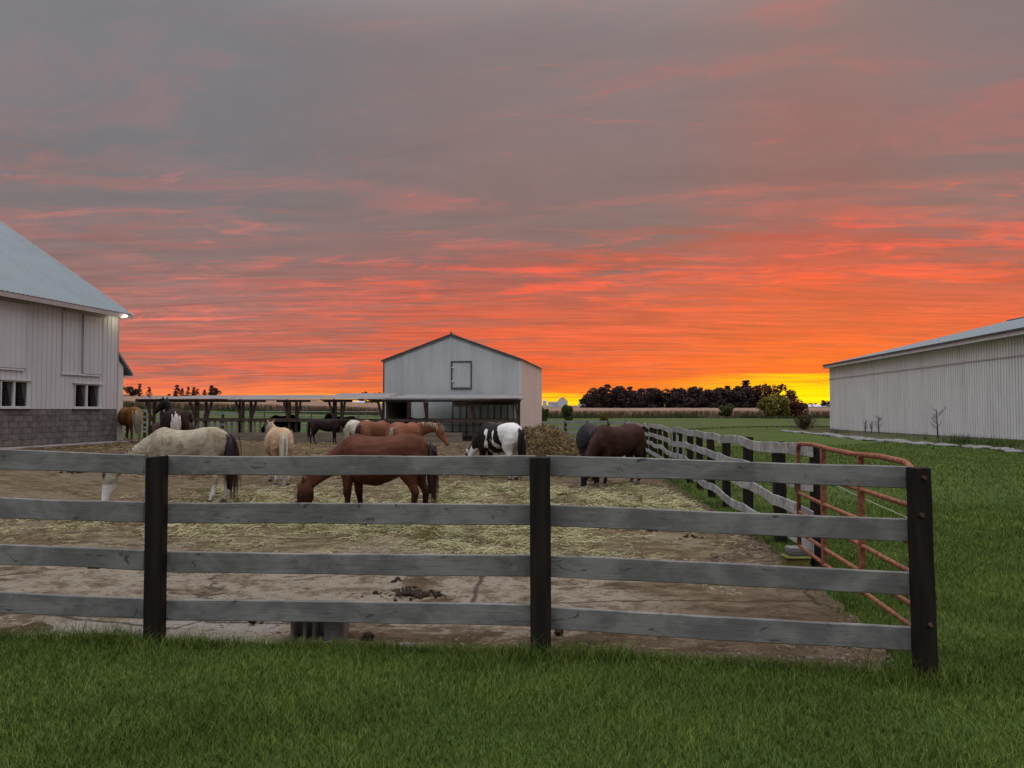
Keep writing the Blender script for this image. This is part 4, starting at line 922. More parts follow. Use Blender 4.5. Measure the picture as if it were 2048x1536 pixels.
# ================================================================ PLANTS
def leafcloud(n, fn, size, seed=0, elong=1.6):
    r = np.random.default_rng(seed); C = fn(r, n); n = len(C); a = r.normal(size=(n, 3)); a /= np.linalg.norm(a, axis=1)[:, None]; b = r.normal(size=(n, 3)); b -= a*(a*b).sum(1)[:, None]; b /= np.linalg.norm(b, axis=1)[:, None]
    s = size*r.uniform(.5, 1.4, (n, 1)); V = np.stack([C-a*s*elong*.5, C+b*s*.5, C+a*s*elong*.5, C-b*s*.5], 1).reshape(-1, 3)
    sh = np.repeat(np.clip(r.normal(.45, .25, n), 0, 1), 4); return V, np.arange(n*4).reshape(-1, 4), sh
def limbs(h, r0, n, spread, seed, base=.3, up=.6):
    r = random.Random(seed); mb = MB(); mb.tube([(0, 0, -.3), (r.uniform(-.1, .1)*r0*4, 0, h*.5), (0, 0, h*.96)], [r0, r0*.6, r0*.12], 6)
    for i in range(n):
        z = h*(base+(.92-base)*i/n); a = r.uniform(0, 6.28); L_ = spread*r.uniform(.6, 1)*(1-.5*(z/h))
        mb.tube([(0, 0, z), (math.cos(a)*L_*.5, math.sin(a)*L_*.5, z+L_*up*.4), (math.cos(a)*L_, math.sin(a)*L_, z+L_*up)], [r0*.3, r0*.18, r0*.05], 4)
    return mb
def crown_decid(h, w, lob=14, base=.18):
    def fn(r, n):
        cs = []; 
        for i in range(lob):
            t = r.uniform(base, .92); rad = w*.5*math.sqrt(max(.05, 1-((t-.5)/.56)**2))*r.uniform(.2, .85); a = r.uniform(0, 6.28); cs.append((math.cos(a)*rad, math.sin(a)*rad, t*h, r.uniform(.16, .28)*w))
        out = []
        for i in range(n):
            c = cs[r.integers(lob)]; v = r.normal(size=3); v /= np.linalg.norm(v); v *= c[3]*r.uniform(.35, 1)**.5; out.append((c[0]+v[0], c[1]+v[1], max(.1, c[2]+v[2]*.8)))
        return np.array(out)
    return fn
def crown_pine(h, w, tiers=11, base=.12, droop=.1):
    def fn(r, n):
        out = []; arms = []
        for k in range(tiers):
            t = base+(.97-base)*k/(tiers-1)
            for j in range(int(r.integers(4, 8))):
                L_ = w*.5*(1-t)**.75*r.uniform(.55, 1.1)+.03*w; arms.append((t, r.uniform(0, 6.28), L_, r.uniform(-.02, .02)))
        for i in range(n):
            t, a, L_, dz = arms[r.integers(len(arms))]; q_ = r.uniform(0, 1)**.7; rr = L_*q_
            out.append((math.cos(a)*rr+r.normal(0, .05*w), math.sin(a)*rr+r.normal(0, .05*w), h*(t+dz)-droop*rr+r.normal(0, .012*h)))
        return np.array(out)
    return fn
def mk_plant(name, crown, leafmat, nleaf, lsize, h, trunk_r, nl, spread, seed, up=.5):
    V, Q, sh_ = leafcloud(nleaf, crown, lsize, seed)
    return npmesh(name+'_crown', V, Q, leafmat, False, sh_), limbs(h, trunk_r, nl, spread, seed, up=up).mesh(name+'_trunk', M['bark'])
def plant(name, meshes, x, y, s, label, cat, group=None, z=None, rz=None, sxy=1):
    z = gzf(x, y) if z is None else z
    t = thing(name, (x, y, z), label, cat, group, random.uniform(0, 6.28) if rz is None else rz, 1)
    t.matrix_basis = t.matrix_basis @ Matrix.Diagonal((s*sxy, s*sxy, s, 1)); WM[t.name] = t.matrix_basis.copy()
    for nm, me in zip(('crown', 'trunk'), meshes):
        o = bpy.data.objects.new(nm, me); COL.objects.link(o); o.parent = t
    return t
DEC = [mk_plant('tree', crown_decid(1, .72, 16), M['leaf_dark'], 1300, .055, 1, .022, 10, .35, i) for i in range(4)]
PIN = [mk_plant('pine', crown_pine(1, .68, 12), M['leaf_dark'], 1500, .042, 1, .015, 16, .25, 10+i, .1) for i in range(4)]
THIN = [mk_plant('pine', crown_pine(1, .6, 10), M['leaf_dark'], 700, .05, 1, .013, 16, .2, 20+i, .1) for i in range(3)]
REDT = [mk_plant('tree', crown_decid(1, .85, 14, .1), M['leaf_red'], 1500, .05, 1, .02, 14, .45, 30+i) for i in range(2)]
GRB = [mk_plant('bush', crown_decid(1, 1.15, 18, .05), M['leaf_green'], 5200, .07, .8, .03, 12, .5, 40+i) for i in range(2)]
GOLD = mk_plant('bush', crown_decid(1, 1.35, 22, .05), M['leaf_gold'], 7000, .06, .8, .03, 14, .6, 45)
REDB = mk_plant('bush', crown_decid(1, 1.5, 18, .05), M['leaf_red'], 5000, .06, .7, .03, 14, .6, 47)
def pxplant(meshes, name, px, ytop, d, label, cat, group=None, wide=1, ybase=None):
    x = (px-1024)/F*d; zt = CAM_H+(820-ytop)/F*d; zb = gzf(x, d) if ybase is None else CAM_H+(820-ybase)/F*d; return plant(name, meshes, x, d, zt-zb, label, cat, group, zb, None, wide)
# wood on the right: each tree of its own
prof = [(1176, 786), (1186, 778), (1196, 775), (1207, 774), (1216, 768), (1227, 771), (1238, 773), (1250, 776), (1259, 775), (1272, 780), (1284, 775), (1296, 776), (1307, 774), (1319, 782), (1342, 775), (1354, 776), (1365, 779), (1376, 774), (1390, 775), (1403, 773), (1416, 776), (1429, 777), (1441, 776), (1454, 773), (1466, 775), (1478, 771), (1490, 762), (1502, 773), (1515, 772)]
for i, (px, yt) in enumerate(prof):
    pine = (i in (4, 13, 26)) or i % 5 == 3
    pxplant((PIN if pine else DEC)[i % 4], 'pine_tree' if pine else 'dark_tree', px+random.uniform(-2, 2), yt+random.uniform(-1.5, 1.5), 430+random.uniform(-12, 12), '%s dark tree from the left in the front row of the wood, %s' % (ORD[i], 'pointed' if pine else 'rounded'), 'tree', 'trees of the dark wood beyond the cornfield', 1.15)
for i, px in enumerate(np.arange(1180, 1520, 13)):
    if 1322 < px < 1336: continue
    pxplant(DEC[i % 4], 'dark_tree', px+random.uniform(-3, 3), 786+random.uniform(-4, 5), 448, 'dark rounded tree in the back row of the wood, mostly hidden by the front row', 'tree', 'trees of the dark wood beyond the cornfield', 1.5)
for px, yt, l in ((1530, 769, 'tall see-through red-brown tree, left of the three at the right end of the dark wood'), (1556, 769, 'broad see-through red-brown tree, middle of the three at the right end of the dark wood'), (1583, 782, 'low red-brown tree closing the right end of the dark wood')):
    pxplant(REDT[px % 2], 'autumn_tree', px, yt, 420, l, 'tree', wide=1.1)
pxplant(GRB[0], 'round_bush', 1451, 807, 203, 'round dark green bush at the edge of the cornfield', 'bush', wide=1.0, ybase=834)
pxplant(GOLD, 'yellow_bush', 1545, 789, 200, 'big yellow-green bush in front of the right end of the dark wood', 'bush', wide=.95, ybase=834)
pxplant(REDB, 'rusty_bush', 1590, 803, 203, 'wide rust-brown bush right of the big yellow-green bush', 'bush', wide=1.1, ybase=834)
pxplant(GRB[1], 'round_bush', 1136, 813, 150, 'small green bush standing just above the rear cross fence', 'bush', wide=.7)
pxplant(GOLD, 'yellow_bush', 1210, 824, 150, 'small bright yellow bush above the rear cross fence', 'bush', wide=.75)
pxplant(GRB[0], 'round_bush', 1087, 812, 130, 'olive bush half hidden behind the right wall of the middle barn', 'bush', wide=.6)
pxplant(DEC[0], 'dark_tree', 262, 771, 330, 'big dark rounded tree nearest the white barn on the left skyline', 'tree', wide=1.35)
sky_t = [(279, 768, THIN[0]), (298, 774, THIN[1]), (354, 770, PIN[0]), (364, 777, THIN[2]), (376, 774, THIN[0]), (387, 775, PIN[1]), (395, 778, THIN[1]), (409, 780, PIN[2])]
names = ['thin ragged conifer right behind the big rounded tree on the left skyline', 'lone small conifer just above the left end of the shelter roof', 'tallest conifer in the row above the shelter roof', 'small thin conifer beside the tallest one above the shelter roof', 'open-branched conifer, third in the row above the shelter roof', 'denser conifer, fourth in the row above the shelter roof', 'spindly conifer, fifth in the row above the shelter roof', 'short bushy conifer last in the row above the shelter roof']
for (px, yt, me), lab in zip(sky_t, names): pxplant(me, 'pine_tree', px, yt, 330, lab, 'tree', wide=1.0)
pxplant(DEC[2], 'dark_tree', 428, 775, 325, 'dark rounded tree at the right end of the conifers above the shelter roof', 'tree', wide=1.1)
pxplant(PIN[3], 'pine_tree', 423, 771, 332, 'dark conifer poking out of the rounded tree above the shelter roof', 'tree')
pxplant(DEC[3], 'dark_tree', 337, 787, 500, 'tiny far tree between the lone conifer and the tallest one on the left skyline', 'tree')
for px, yt, l in ((727, 783, 'far dark tree poking above the shelter roof left of the middle barn'), (742, 791, 'middle one of the far dark trees seen under the shelter roof'), (754, 785, 'far dark tree touching the left edge of the middle barn'), (645, 799, 'low far tree seen under the shelter roof between braced posts')): pxplant(DEC[px % 4], 'dark_tree', px, yt, 640, l, 'tree', wide=1.2)
pxplant(DEC[1], 'dark_tree', 1648, 800, 880, 'far bare-looking tree beside the distant farm at the right', 'tree', wide=1.4); pxplant(DEC[0], 'dark_tree', 1660, 801, 885, 'far tree half hidden behind the left edge of the long right shed', 'tree', wide=1.4)
for i, (px, d) in enumerate(((1604, 1200), (1612, 1200), (1620, 1200), (1630, 1200))): pxplant(DEC[i], 'dark_tree', px, 806, d, '%s of the four tiny trees on the far horizon left of the right shed' % ORD[i], 'tree', 'tiny trees on the far horizon at the right', wide=2.2)
# bare twiggy shrub and dead saplings
def twigs(n, h, spread, seed, leaf=0, up=1.0, r=.012):
    rr = random.Random(seed); mb = MB()
    for i in range(n):
        a = rr.uniform(0, 6.28); L_ = h*rr.uniform(.55, 1); sp_ = spread*rr.uniform(.2, 1); p = [(0.1*math.cos(a), .1*math.sin(a), 0)]
        for k in range(1, 5): t = k/4; p.append((math.cos(a)*sp_*t**.8+rr.uniform(-.04, .04)*h, math.sin(a)*sp_*t**.8+rr.uniform(-.04, .04)*h, L_*t))
        mb.tube(p, [r, r*.9, r*.7, r*.5, r*.2], 4, False)
        for k in range(2, 4):
            for _ in range(2): b = rr.uniform(0, 6.28); q0 = Vector(p[k]); mb.tube([q0, q0+Vector((math.cos(b)*.12*h, math.sin(b)*.12*h, .14*h))], [r*.5, r*.2], 3, False)
    return mb
x, y = (1608-1024)/F*72, 72
ts = thing('bare_shrub', (x, y, gzf(x, y)), 'dry brown twiggy shrub at the left end of the row of stones', 'shrub')
twigs(70, 1.55, 1.15, 3, r=.022).build('stems', M['bark'], ts, Matrix.Translation((x, y, gzf(x, y))))
V, Q, s_ = leafcloud(1500, lambda r, n: np.stack([r.normal(0, .5, n), r.normal(0, .5, n), r.uniform(.15, 1.45, n)], 1)*np.array([1, 1, 1]), .07, 5); V += np.array([x, y, gzf(x, y)])
meshobj('leaves', npmesh('leaves', V, Q, M['twig'], False, s_), ts)
def sapling(px, py, ytop, lab, seed, n=1, w=.5):
    p = G(px, py); d = p.y; h = (py-ytop)/F*d; rr = random.Random(seed); t = thing('dead_sapling', p, lab, 'sapling'); mb = MB()
    mb.tube([(0, 0, -.1), (rr.uniform(-.05, .05), 0, h*.5), (rr.uniform(-.1, .1), 0, h)], [.05, .035, .012], 5)
    for k in range(12):
        z = h*(.3+.65*k/12); a = rr.uniform(0, 6.28); L_ = w*h*(1-.4*z/h)*rr.uniform(.5, 1); e_ = Vector((math.cos(a)*L_, math.sin(a)*L_*.5, z+L_*.75)); m0 = Vector((math.cos(a)*L_*.5, math.sin(a)*L_*.25, z+L_*.28))
        mb.tube([(0, 0, z), m0, e_], [.02, .014, .006], 3)
        for _ in range(3): b = rr.uniform(0, 6.28); q0 = m0.lerp(e_, rr.random()); mb.tube([q0, q0+Vector((math.cos(b)*.2, .05, .22))*h*.25], [.009, .004], 3)
    mb.build('branches', M['bark'], t, Matrix.Translation(p))
sapling(1731, 866, 840, 'small dead sapling against the shed wall, left of a close group of three', 1, w=.3); sapling(1743, 867, 842, 'thin dead sapling in the middle of a close group of three by the shed wall', 2, w=.25); sapling(1758, 868, 832, 'tallest dead sapling, right of a close group of three by the shed wall', 3, w=.4); sapling(1876, 877, 818, 'wide-branched lone dead sapling in front of the shed wall', 4, w=.5)
WX = []; WY = []
for px, n in ((1850, 20), (1918, 120), (1925, 90), (1968, 60), (1985, 50), (2010, 30), (1790, 20), (1680, 40), (1665, 30), (1900, 40), (2035, 25)):
    p = G(px, 866+(px-1661)*.085); WX += list(rng.normal(p.x, .35, n)); WY += list(rng.normal(p.y, .3, n))
WX = np.array(WX); blades('bed_weeds', WX, np.array(WY), .12+.5*rng.random(len(WX)), np.full(len(WX), .028), M['hedge'], .8, z0=.05)

# ---------------------------------------------------------------- cornfield and far farms
def corn_front(u): return 200+6*np.sin(u*9)+np.interp(u, [-.8, 0, .1, .5], [0, 0, 6, 12])
def build_corn():
    us = np.linspace(-.85, .55, 240); ts = np.linspace(0, 1, 60)**1.5; V = []
    for i, t in enumerate(ts):
        for u in us:
            y0 = float(corn_front(u)); y = y0+t*(424-y0); x = u*y; z = gzf(x, y)+(2.05+.25*noise.noise((x*.3, y*.3, 0)) if i else -.1); V.append((x, y if i else y0+.02, z))
    nx = len(us); V = np.array(V)
    V[nx:2*nx, 1] = V[:nx, 1]+.3; V[nx:2*nx, 0] = V[:nx, 0]
    Q = [(j*nx+i, j*nx+i+1, (j+1)*nx+i+1, (j+1)*nx+i) for j in range(len(ts)-1) for i in range(nx-1)]
    tag(meshobj('corn_field', npmesh('corn_field', V, np.array(Q), M['cornbase'], True)), kind='stuff')
M['cornbase'] = m_simple('ripe_corn_mass', (.16, .095, .06), (.27, .175, .115), .35, .95, .6, .3, kind='World')
build_corn()
n = 42000; u = rng.uniform(-.84, .54, n); y = corn_front(u)+np.abs(rng.normal(0, 1, n))*rng.choice([.6, 60], n, p=[.45, .55]); y = np.minimum(y, 420); x = u*y
blades('corn_stalks', x, y, np.where(y-corn_front(u) < 3, 2.3, 2.35)*(.85+.22*rng.random(n)), .16+.16*rng.random(n), M['corn'], .12, z0=0, segs=1)
n = 16000; u = rng.uniform(-.6, .55, n); y = corn_front(u)-rng.gamma(2, .8, n); x = u*y; pn = patchy(x, y, .12, 3); k = rng.random(n) < .5+pn; x, y, pn = x[k], y[k], pn[k]
blades('field_edge_weeds', x, y, (.5+.7*rng.random(len(x)))*(1+pn), .14+.12*rng.random(len(x)), M['hedge'], .4, segs=1)
n = 7000; x = rng.uniform(10, 44, n); y = 76+.06*x+rng.normal(0, .7, n); k = rng.random(n) < 1-sm(x, 30, 44); x, y = x[k], y[k]
blades('uncut_grass_strip', x, y, .15+.22*rng.random(len(x)), .05+.04*rng.random(len(x)), M['hedge'], .6, segs=1)
def farbuild(name, px0, px1, ytop, ybase, d, kind, label, cat, wall=None, roofm=None, ridge=.35):
    xa, xb = (px0-1024)/F*d, (px1-1024)/F*d; zt = CAM_H+(820-ytop)/F*d; zb = CAM_H+(820-ybase)/F*d; t = thing(name, ((xa+xb)/2, d, zb), label, cat); zb -= 2; cx = (xa+xb)/2; w = xb-xa
    wall = wall or M['bin']; roofm = roofm or M['far_roof']; he = zt-(zt-zb-2)*ridge
    if kind == 'bin':
        MB().tube([(cx, d, zb), (cx, d, he)], w/2, 18).build('wall', wall, t, smooth=False); MB().tube([(cx, d, he+.02), (cx, d, zt-.4), (cx, d, zt)], [w/2*1.02, w*.1, w*.03], 18).build('roof', wall, t)
    elif kind == 'front':
        dp = w*1.3; mb = MB(); mb.hexa([(xa, d, zb), (xb, d, zb), (xb, d+dp, zb), (xa, d+dp, zb), (xa, d, he), (xb, d, he), (xb, d+dp, he), (xa, d+dp, he)]); mb.poly([(xa, d, he), (xb, d, he), (cx+w*.22, d, he+(zt-he)*.72), (cx, d, zt), (cx-w*.22, d, he+(zt-he)*.72)]); mb.build('wall', wall, t)
        mb = MB(); pr2 = [(xa-.3, he-.1), (cx-w*.22, he+(zt-he)*.74), (cx, zt+.1), (cx+w*.22, he+(zt-he)*.74), (xb+.3, he-.1)]
        for a, b in zip(pr2, pr2[1:]): mb.quad((a[0], d-.3, a[1]), (b[0], d-.3, b[1]), (b[0], d+dp, b[1]), (a[0], d+dp, a[1]))
        mb.build('roof', roofm, t)
    else:
        dp = 10; mb = MB(); mb.hexa([(xa, d, zb), (xb, d, zb), (xb, d+dp, zb), (xa, d+dp, zb), (xa, d, he), (xb, d, he), (xb, d+dp, he), (xa, d+dp, he)]); mb.build('wall', wall, t)
        mb = MB(); mb.quad((xa-.4, d-.4, he-.1), (xb+.4, d-.4, he-.1), (xb+.4, d+dp/2, zt), (xa-.4, d+dp/2, zt)); mb.quad((xa-.4, d+dp+.4, he-.1), (xb+.4, d+dp+.4, he-.1), (xb+.4, d+dp/2, zt), (xa-.4, d+dp/2, zt)); mb.build('roof', roofm, t)
    return t
farbuild('grain_bin', 1085.5, 1093, 798, 813, 900, 'bin', 'small pale grain bin right beside the edge of the middle barn', 'silo', ridge=.28)
farbuild('farm_shed', 1097, 1116, 803, 814, 905, 'side', 'low far shed left of the big pale gambrel barn on the horizon', 'shed')
farbuild('gambrel_barn', 1115.5, 1135.5, 794.5, 813, 900, 'front', 'big pale gambrel-roofed barn on the horizon in the yellow gap', 'barn', ridge=.5)
farbuild('farm_shed', 1158, 1173, 803.5, 814, 860, 'front', 'small pale shed at the left foot of the dark wood', 'shed', ridge=.5)
farbuild('farm_shed', 700, 706, 804, 810, 640, 'front', 'tiny white gable left of the white shed under the shelter roof', 'shed', roofm=M['bin'], ridge=.5)
farbuild('farm_shed', 705, 727, 802, 810, 630, 'side', 'white far shed seen under the shelter roof left of the middle barn', 'shed', roofm=M['bin'], ridge=.55)
farbuild('farm_house', 646, 660, 804, 810, 660, 'side', 'dark far roof seen under the shelter roof between two braced posts', 'house', wall=M['far_roof'])
farbuild('farm_shed', 1603, 1626, 809, 816, 900, 'side', 'leftmost low brown-walled shed of the distant farm at the right', 'shed', wall=M['far_roof'], roofm=M['bin'], ridge=.6)
farbuild('farm_shed', 1628, 1650, 809, 816, 895, 'side', 'middle low pale shed of the distant farm at the right', 'shed', roofm=M['bin'], ridge=.6)
farbuild('farm_shed', 1648, 1664, 805, 816, 905, 'front', 'pale gabled shed of the distant farm touching the long right shed', 'shed', ridge=.5)

# ================================================================ HORSES
def loft(mb, rings, seg=14):
    """rings: (centre, side vec, normal vec, r_side, r_normal)"""
    n0 = len(mb.v)
    for c, sv, nv, rs, rn in rings:
        for k in range(seg):
            a = 2*math.pi*k/seg; ca, sa = math.cos(a), math.sin(a); e = .88
            ca = math.copysign(abs(ca)**e, ca); sa = math.copysign(abs(sa)**e, sa); mb.v.append(tuple(Vector(c)+sv*ca*rs+nv*sa*rn))
    m_ = len(rings)
    for i in range(m_-1):
        for k in range(seg): a = n0+i*seg+k; b = n0+i*seg+(k+1) % seg; mb.f.append((a, b, b+seg, a+seg))
    mb.f.append(tuple(n0+k for k in range(seg))[::-1]); e = n0+(m_-1)*seg; mb.f.append(tuple(e+k for k in range(seg)))
YV = Vector((0, 1, 0))
POSES = {'graze': ([(.60, 1.14), (.80, 1.00), (1.02, .80), (1.21, .60)], (.22, -.975)),
         'low': ([(.60, 1.18), (.84, 1.18), (1.06, 1.10), (1.25, 1.00)], (.45, -.89)),
         'level': ([(.60, 1.20), (.82, 1.33), (1.02, 1.44), (1.20, 1.53)], (.70, -.71)),
         'down45': ([(.60, 1.20), (.84, 1.28), (1.08, 1.33), (1.30, 1.33)], (.50, -.866)),
         'up': ([(.60, 1.22), (.76, 1.42), (.92, 1.60), (1.05, 1.75)], (.80, -.60))}
def horse_meshes(pose='graze', yaw=0.0, lx=1.0, belly=1.0, legs=(0, 0, 0, 0), width=1.0, fine=.020, neckdrop=0, headyaw=0.0, build=1.0, foreshift=0.0, headw=1.0, neckl=1.0, legw=1.12):
    """yaw: sideways bend of the neck (radians, + to the horse's left); legs: fore-aft swing of FL, FR, HL, HR"""
    mb = MB(); X1 = Vector((1, 0, 0))
    tor = [(-.95, 1.15, .06, .10), (-.90, 1.16, .15, .20), (-.80, 1.17, .225, .28), (-.62, 1.20, .28, .315), (-.42, 1.185, .29, .315), (-.20, 1.125, .295, .325), (.02, 1.085, .32, .35), (.26, 1.085, .31, .36), (.46, 1.13, .245, .375), (.60, 1.12, .21, .33), (.74, 1.08, .155, .24), (.83, 1.05, .08, .12)]
    R_ = []
    for x, z, ry, rz in tor:
        f = 1+(belly-1)*math.exp(-((x+.05)/.55)**2); R_.append((Vector((x*lx, 0, z-rz*(f-1)*.55)), YV, ZV, ry*width*(1+(f-1)*.8), rz*(1+(f-1)*.8)))
    loft(mb, R_, 18)
    for s_ in (1, -1):   # haunch and shoulder muscle
        loft(mb, [(Vector((x*lx, s_*y*width, z)), X1, YV, a, b) for x, y, z, a, b in ((-.60, .13, 1.38, .10, .05), (-.63, .16, 1.28, .21, .10), (-.66, .165, 1.12, .235, .125), (-.67, .165, .96, .20, .12), (-.66, .16, .84, .14, .10))], 12)
        loft(mb, [(Vector((x*lx, s_*y*width, z)), X1, YV, a, b) for x, y, z, a, b in ((.46, .08, 1.36, .08, .06), (.50, .13, 1.2, .15, .09), (.58, .15, 1.0, .15, .09), (.53, .15, .84, .11, .08))], 12)
    pts, hd = POSES[pose]; base = Vector((.50*lx, 0, 1.10)); path = [(.50, 1.10)]+list(pts)
    def bend(p, t):   # rotate about the base of the neck
        a = yaw*t; d = Vector((p[0]*lx if p[0] < .61 else .60*lx+(p[0]-.60)*neckl, 0, p[1]-neckdrop*t))-Vector((.55*lx, 0, 0)); return Vector((.55*lx+d.x*math.cos(a), d.x*math.sin(a), d.z))
    ts = [0, .12, .42, .74, 1]; C = [bend(p, t) for p, t in zip(path, ts)]
    nr = [(.17, .30), (.150, .275), (.112, .215), (.088, .160), (.072, .125)]; rings = []; crest = []
    for i, c in enumerate(C):
        t = (C[min(i+1, 4)]-C[max(i-1, 0)]).normalized(); a = yaw*ts[i]; sv = Vector((-math.sin(a), math.cos(a), 0)); nv = t.cross(sv).normalized()
        rings.append((c, sv, nv, nr[i][0]*(1 if i > 1 else width)*build, nr[i][1]*build)); crest.append((c+(nv if nv.dot(Vector((-hd[0]*0-0.0, 0, 1))) > 0 or i else nv)*nr[i][1]*build*.93, sv, nv))
    # orient crest outward (upper/back side of the neck)
    if rings[2][2].z < 0 or (abs(rings[2][2].z) < .2 and rings[2][2].x < 0): crest = [(c-nv*2*nr[i][1]*build*.93, sv, -nv) for i, (c, sv, nv) in enumerate(crest)]
    loft(mb, rings, 14)
    ha = yaw+headyaw; hv = Vector((hd[0]*math.cos(ha), hd[0]*math.sin(ha), hd[1])).normalized(); hs = Vector((-math.sin(ha), math.cos(ha), 0)); hn = hv.cross(hs).normalized()
    if hn.z < 0 and abs(hn.z) > .1: hn = -hn
    fwd = Vector((math.cos(ha), math.sin(ha), 0))
    if hn.dot(fwd)+hn.z*.3 < 0: hn = -hn      # hn points out of the forehead
    poll = C[-1]; H = []
    for d, off, rs, rn in ((-.06, -.02, .05, .07), (0, -.005, .078, .105), (.09, -.02, .092, .130), (.19, -.035, .088, .140), (.29, -.035, .070, .115), (.39, -.02, .056, .085), (.48, -.012, .050, .068), (.55, -.010, .053, .066), (.60, -.012, .048, .056), (.63, -.014, .030, .034)):
        H.append((poll+hv*d*headw+hn*off, hs, hn, rs*headw, rn*headw))
    loft(mb, H, 14)
    for s_ in (1, -1):
        e0 = poll+hs*s_*.05-hv*.02+hn*.04; ed = (-hv*.75+hn*.25+hs*s_*.28).normalized(); ev = ed.cross(hn).normalized(); en = ed.cross(ev)
        loft(mb, [(e0+ed*d, ev, en, a, b) for d, a, b in ((-.02, .028, .022), (.05, .040, .026), (.11, .030, .020), (.175, .009, .010))], 8)
    hoofs = []
    fl = [(.50, 1.02, .13, .09), (.52, .86, .115, .085), (.515, .70, .085, .068), (.52, .54, .062, .054), (.525, .46, .062, .056), (.52, .38, .046, .042), (.515, .25, .037, .034), (.52, .17, .046, .042), (.545, .11, .034, .034), (.565, .06, .042, .042)]
    hl = [(-.66, 1.0, .21, .12), (-.63, .88, .185, .11), (-.65, .76, .125, .085), (-.72, .63, .078, .060), (-.79, .53, .064, .052), (-.80, .45, .050, .042), (-.785, .28, .040, .037), (-.775, .17, .048, .043), (-.75, .11, .035, .035), (-.725, .06, .043, .043)]
    for li, (lg, sx_, yy) in enumerate(((fl, 1, .145), (fl, -1, .145), (hl, 1, .15), (hl, -1, .15))):
        sw_ = legs[li]; rg = []
        for x, z, a, b in lg:
            k = max(0, (.95-z)/.95); rg.append((Vector((x*lx+(foreshift if li < 2 else 0)+sw_*k**1.1, sx_*(yy-.02*k)*width, z)), X1, YV, a*legw, b*legw))
        loft(mb, rg, 10); c = rg[-1][0]; hoofs.append([(c+Vector((-.012, 0, .025)), .044), (c+Vector((.03, 0, -c.z+.002)), .064)])
    me = mb.mesh('horse_src'); o = bpy.data.objects.new('tmp', me); COL.objects.link(o)
    rm = o.modifiers.new('r', 'REMESH'); rm.mode = 'VOXEL'; rm.voxel_size = fine
    sm_ = o.modifiers.new('s', 'SMOOTH'); sm_.factor = .5; sm_.iterations = 5
    dg = bpy.context.evaluated_depsgraph_get(); out = bpy.data.meshes.new_from_object(o.evaluated_get(dg)); bpy.data.objects.remove(o); bpy.data.meshes.remove(me)
    out.polygons.foreach_set('use_smooth', [True]*len(out.polygons)); out.name = 'horse_body'
    hm = []
    for a, b in hoofs: h_ = MB(); h_.tube([a[0], b[0]], [a[1], b[1]], 10); hm.append(h_)
    eyes = []
    for s_ in (1, -1): eyes.append(poll+hv*.19+hn*.035+hs*s_*.082)
    return out, hm, eyes, crest, (poll, hv, hn, hs), lx
def hair_ribbons(name, roots, dirs, n, length, w, mat, parent, M_, seed, droop=1.0, jit=.05, seg=6, spread=.02):
    r = np.random.default_rng(seed); V = []; Q = []; sh_ = []
    for i in range(n):
        q_ = r.random()*(len(roots)-1); k = int(q_); f = q_-k; p = Vector(roots[k]).lerp(Vector(roots[min(k+1, len(roots)-1)]), f); d = Vector(dirs[k]).lerp(Vector(dirs[min(k+1, len(roots)-1)]), f)
        p = p+Vector(r.normal(0, spread, 3)); d = (d+Vector(r.normal(0, jit, 3))).normalized(); L_ = length*r.uniform(.65, 1.05); a = r.uniform(0, 3.14); sv = Vector((math.cos(a), math.sin(a), 0))*w*r.uniform(.5, 1.2); b0 = len(V); st = L_/seg
        for j in range(seg+1):
            ww = sv*(1-.8*j/seg); V += [tuple(p-ww), tuple(p+ww)]; p = p+d*st; d = (d+Vector((0, 0, -.38*droop))+Vector(r.normal(0, .05, 3))).normalized()
        for j in range(seg): Q.append((b0+2*j, b0+2*j+1, b0+2*j+3, b0+2*j+2))
        sh_ += [float(np.clip(r.normal(.5, .25), 0, 1))]*(2*seg+2)
    return meshobj(name, npmesh(name, np.array(V), np.array(Q), mat, False, sh_), parent, M_)
HID = [0]
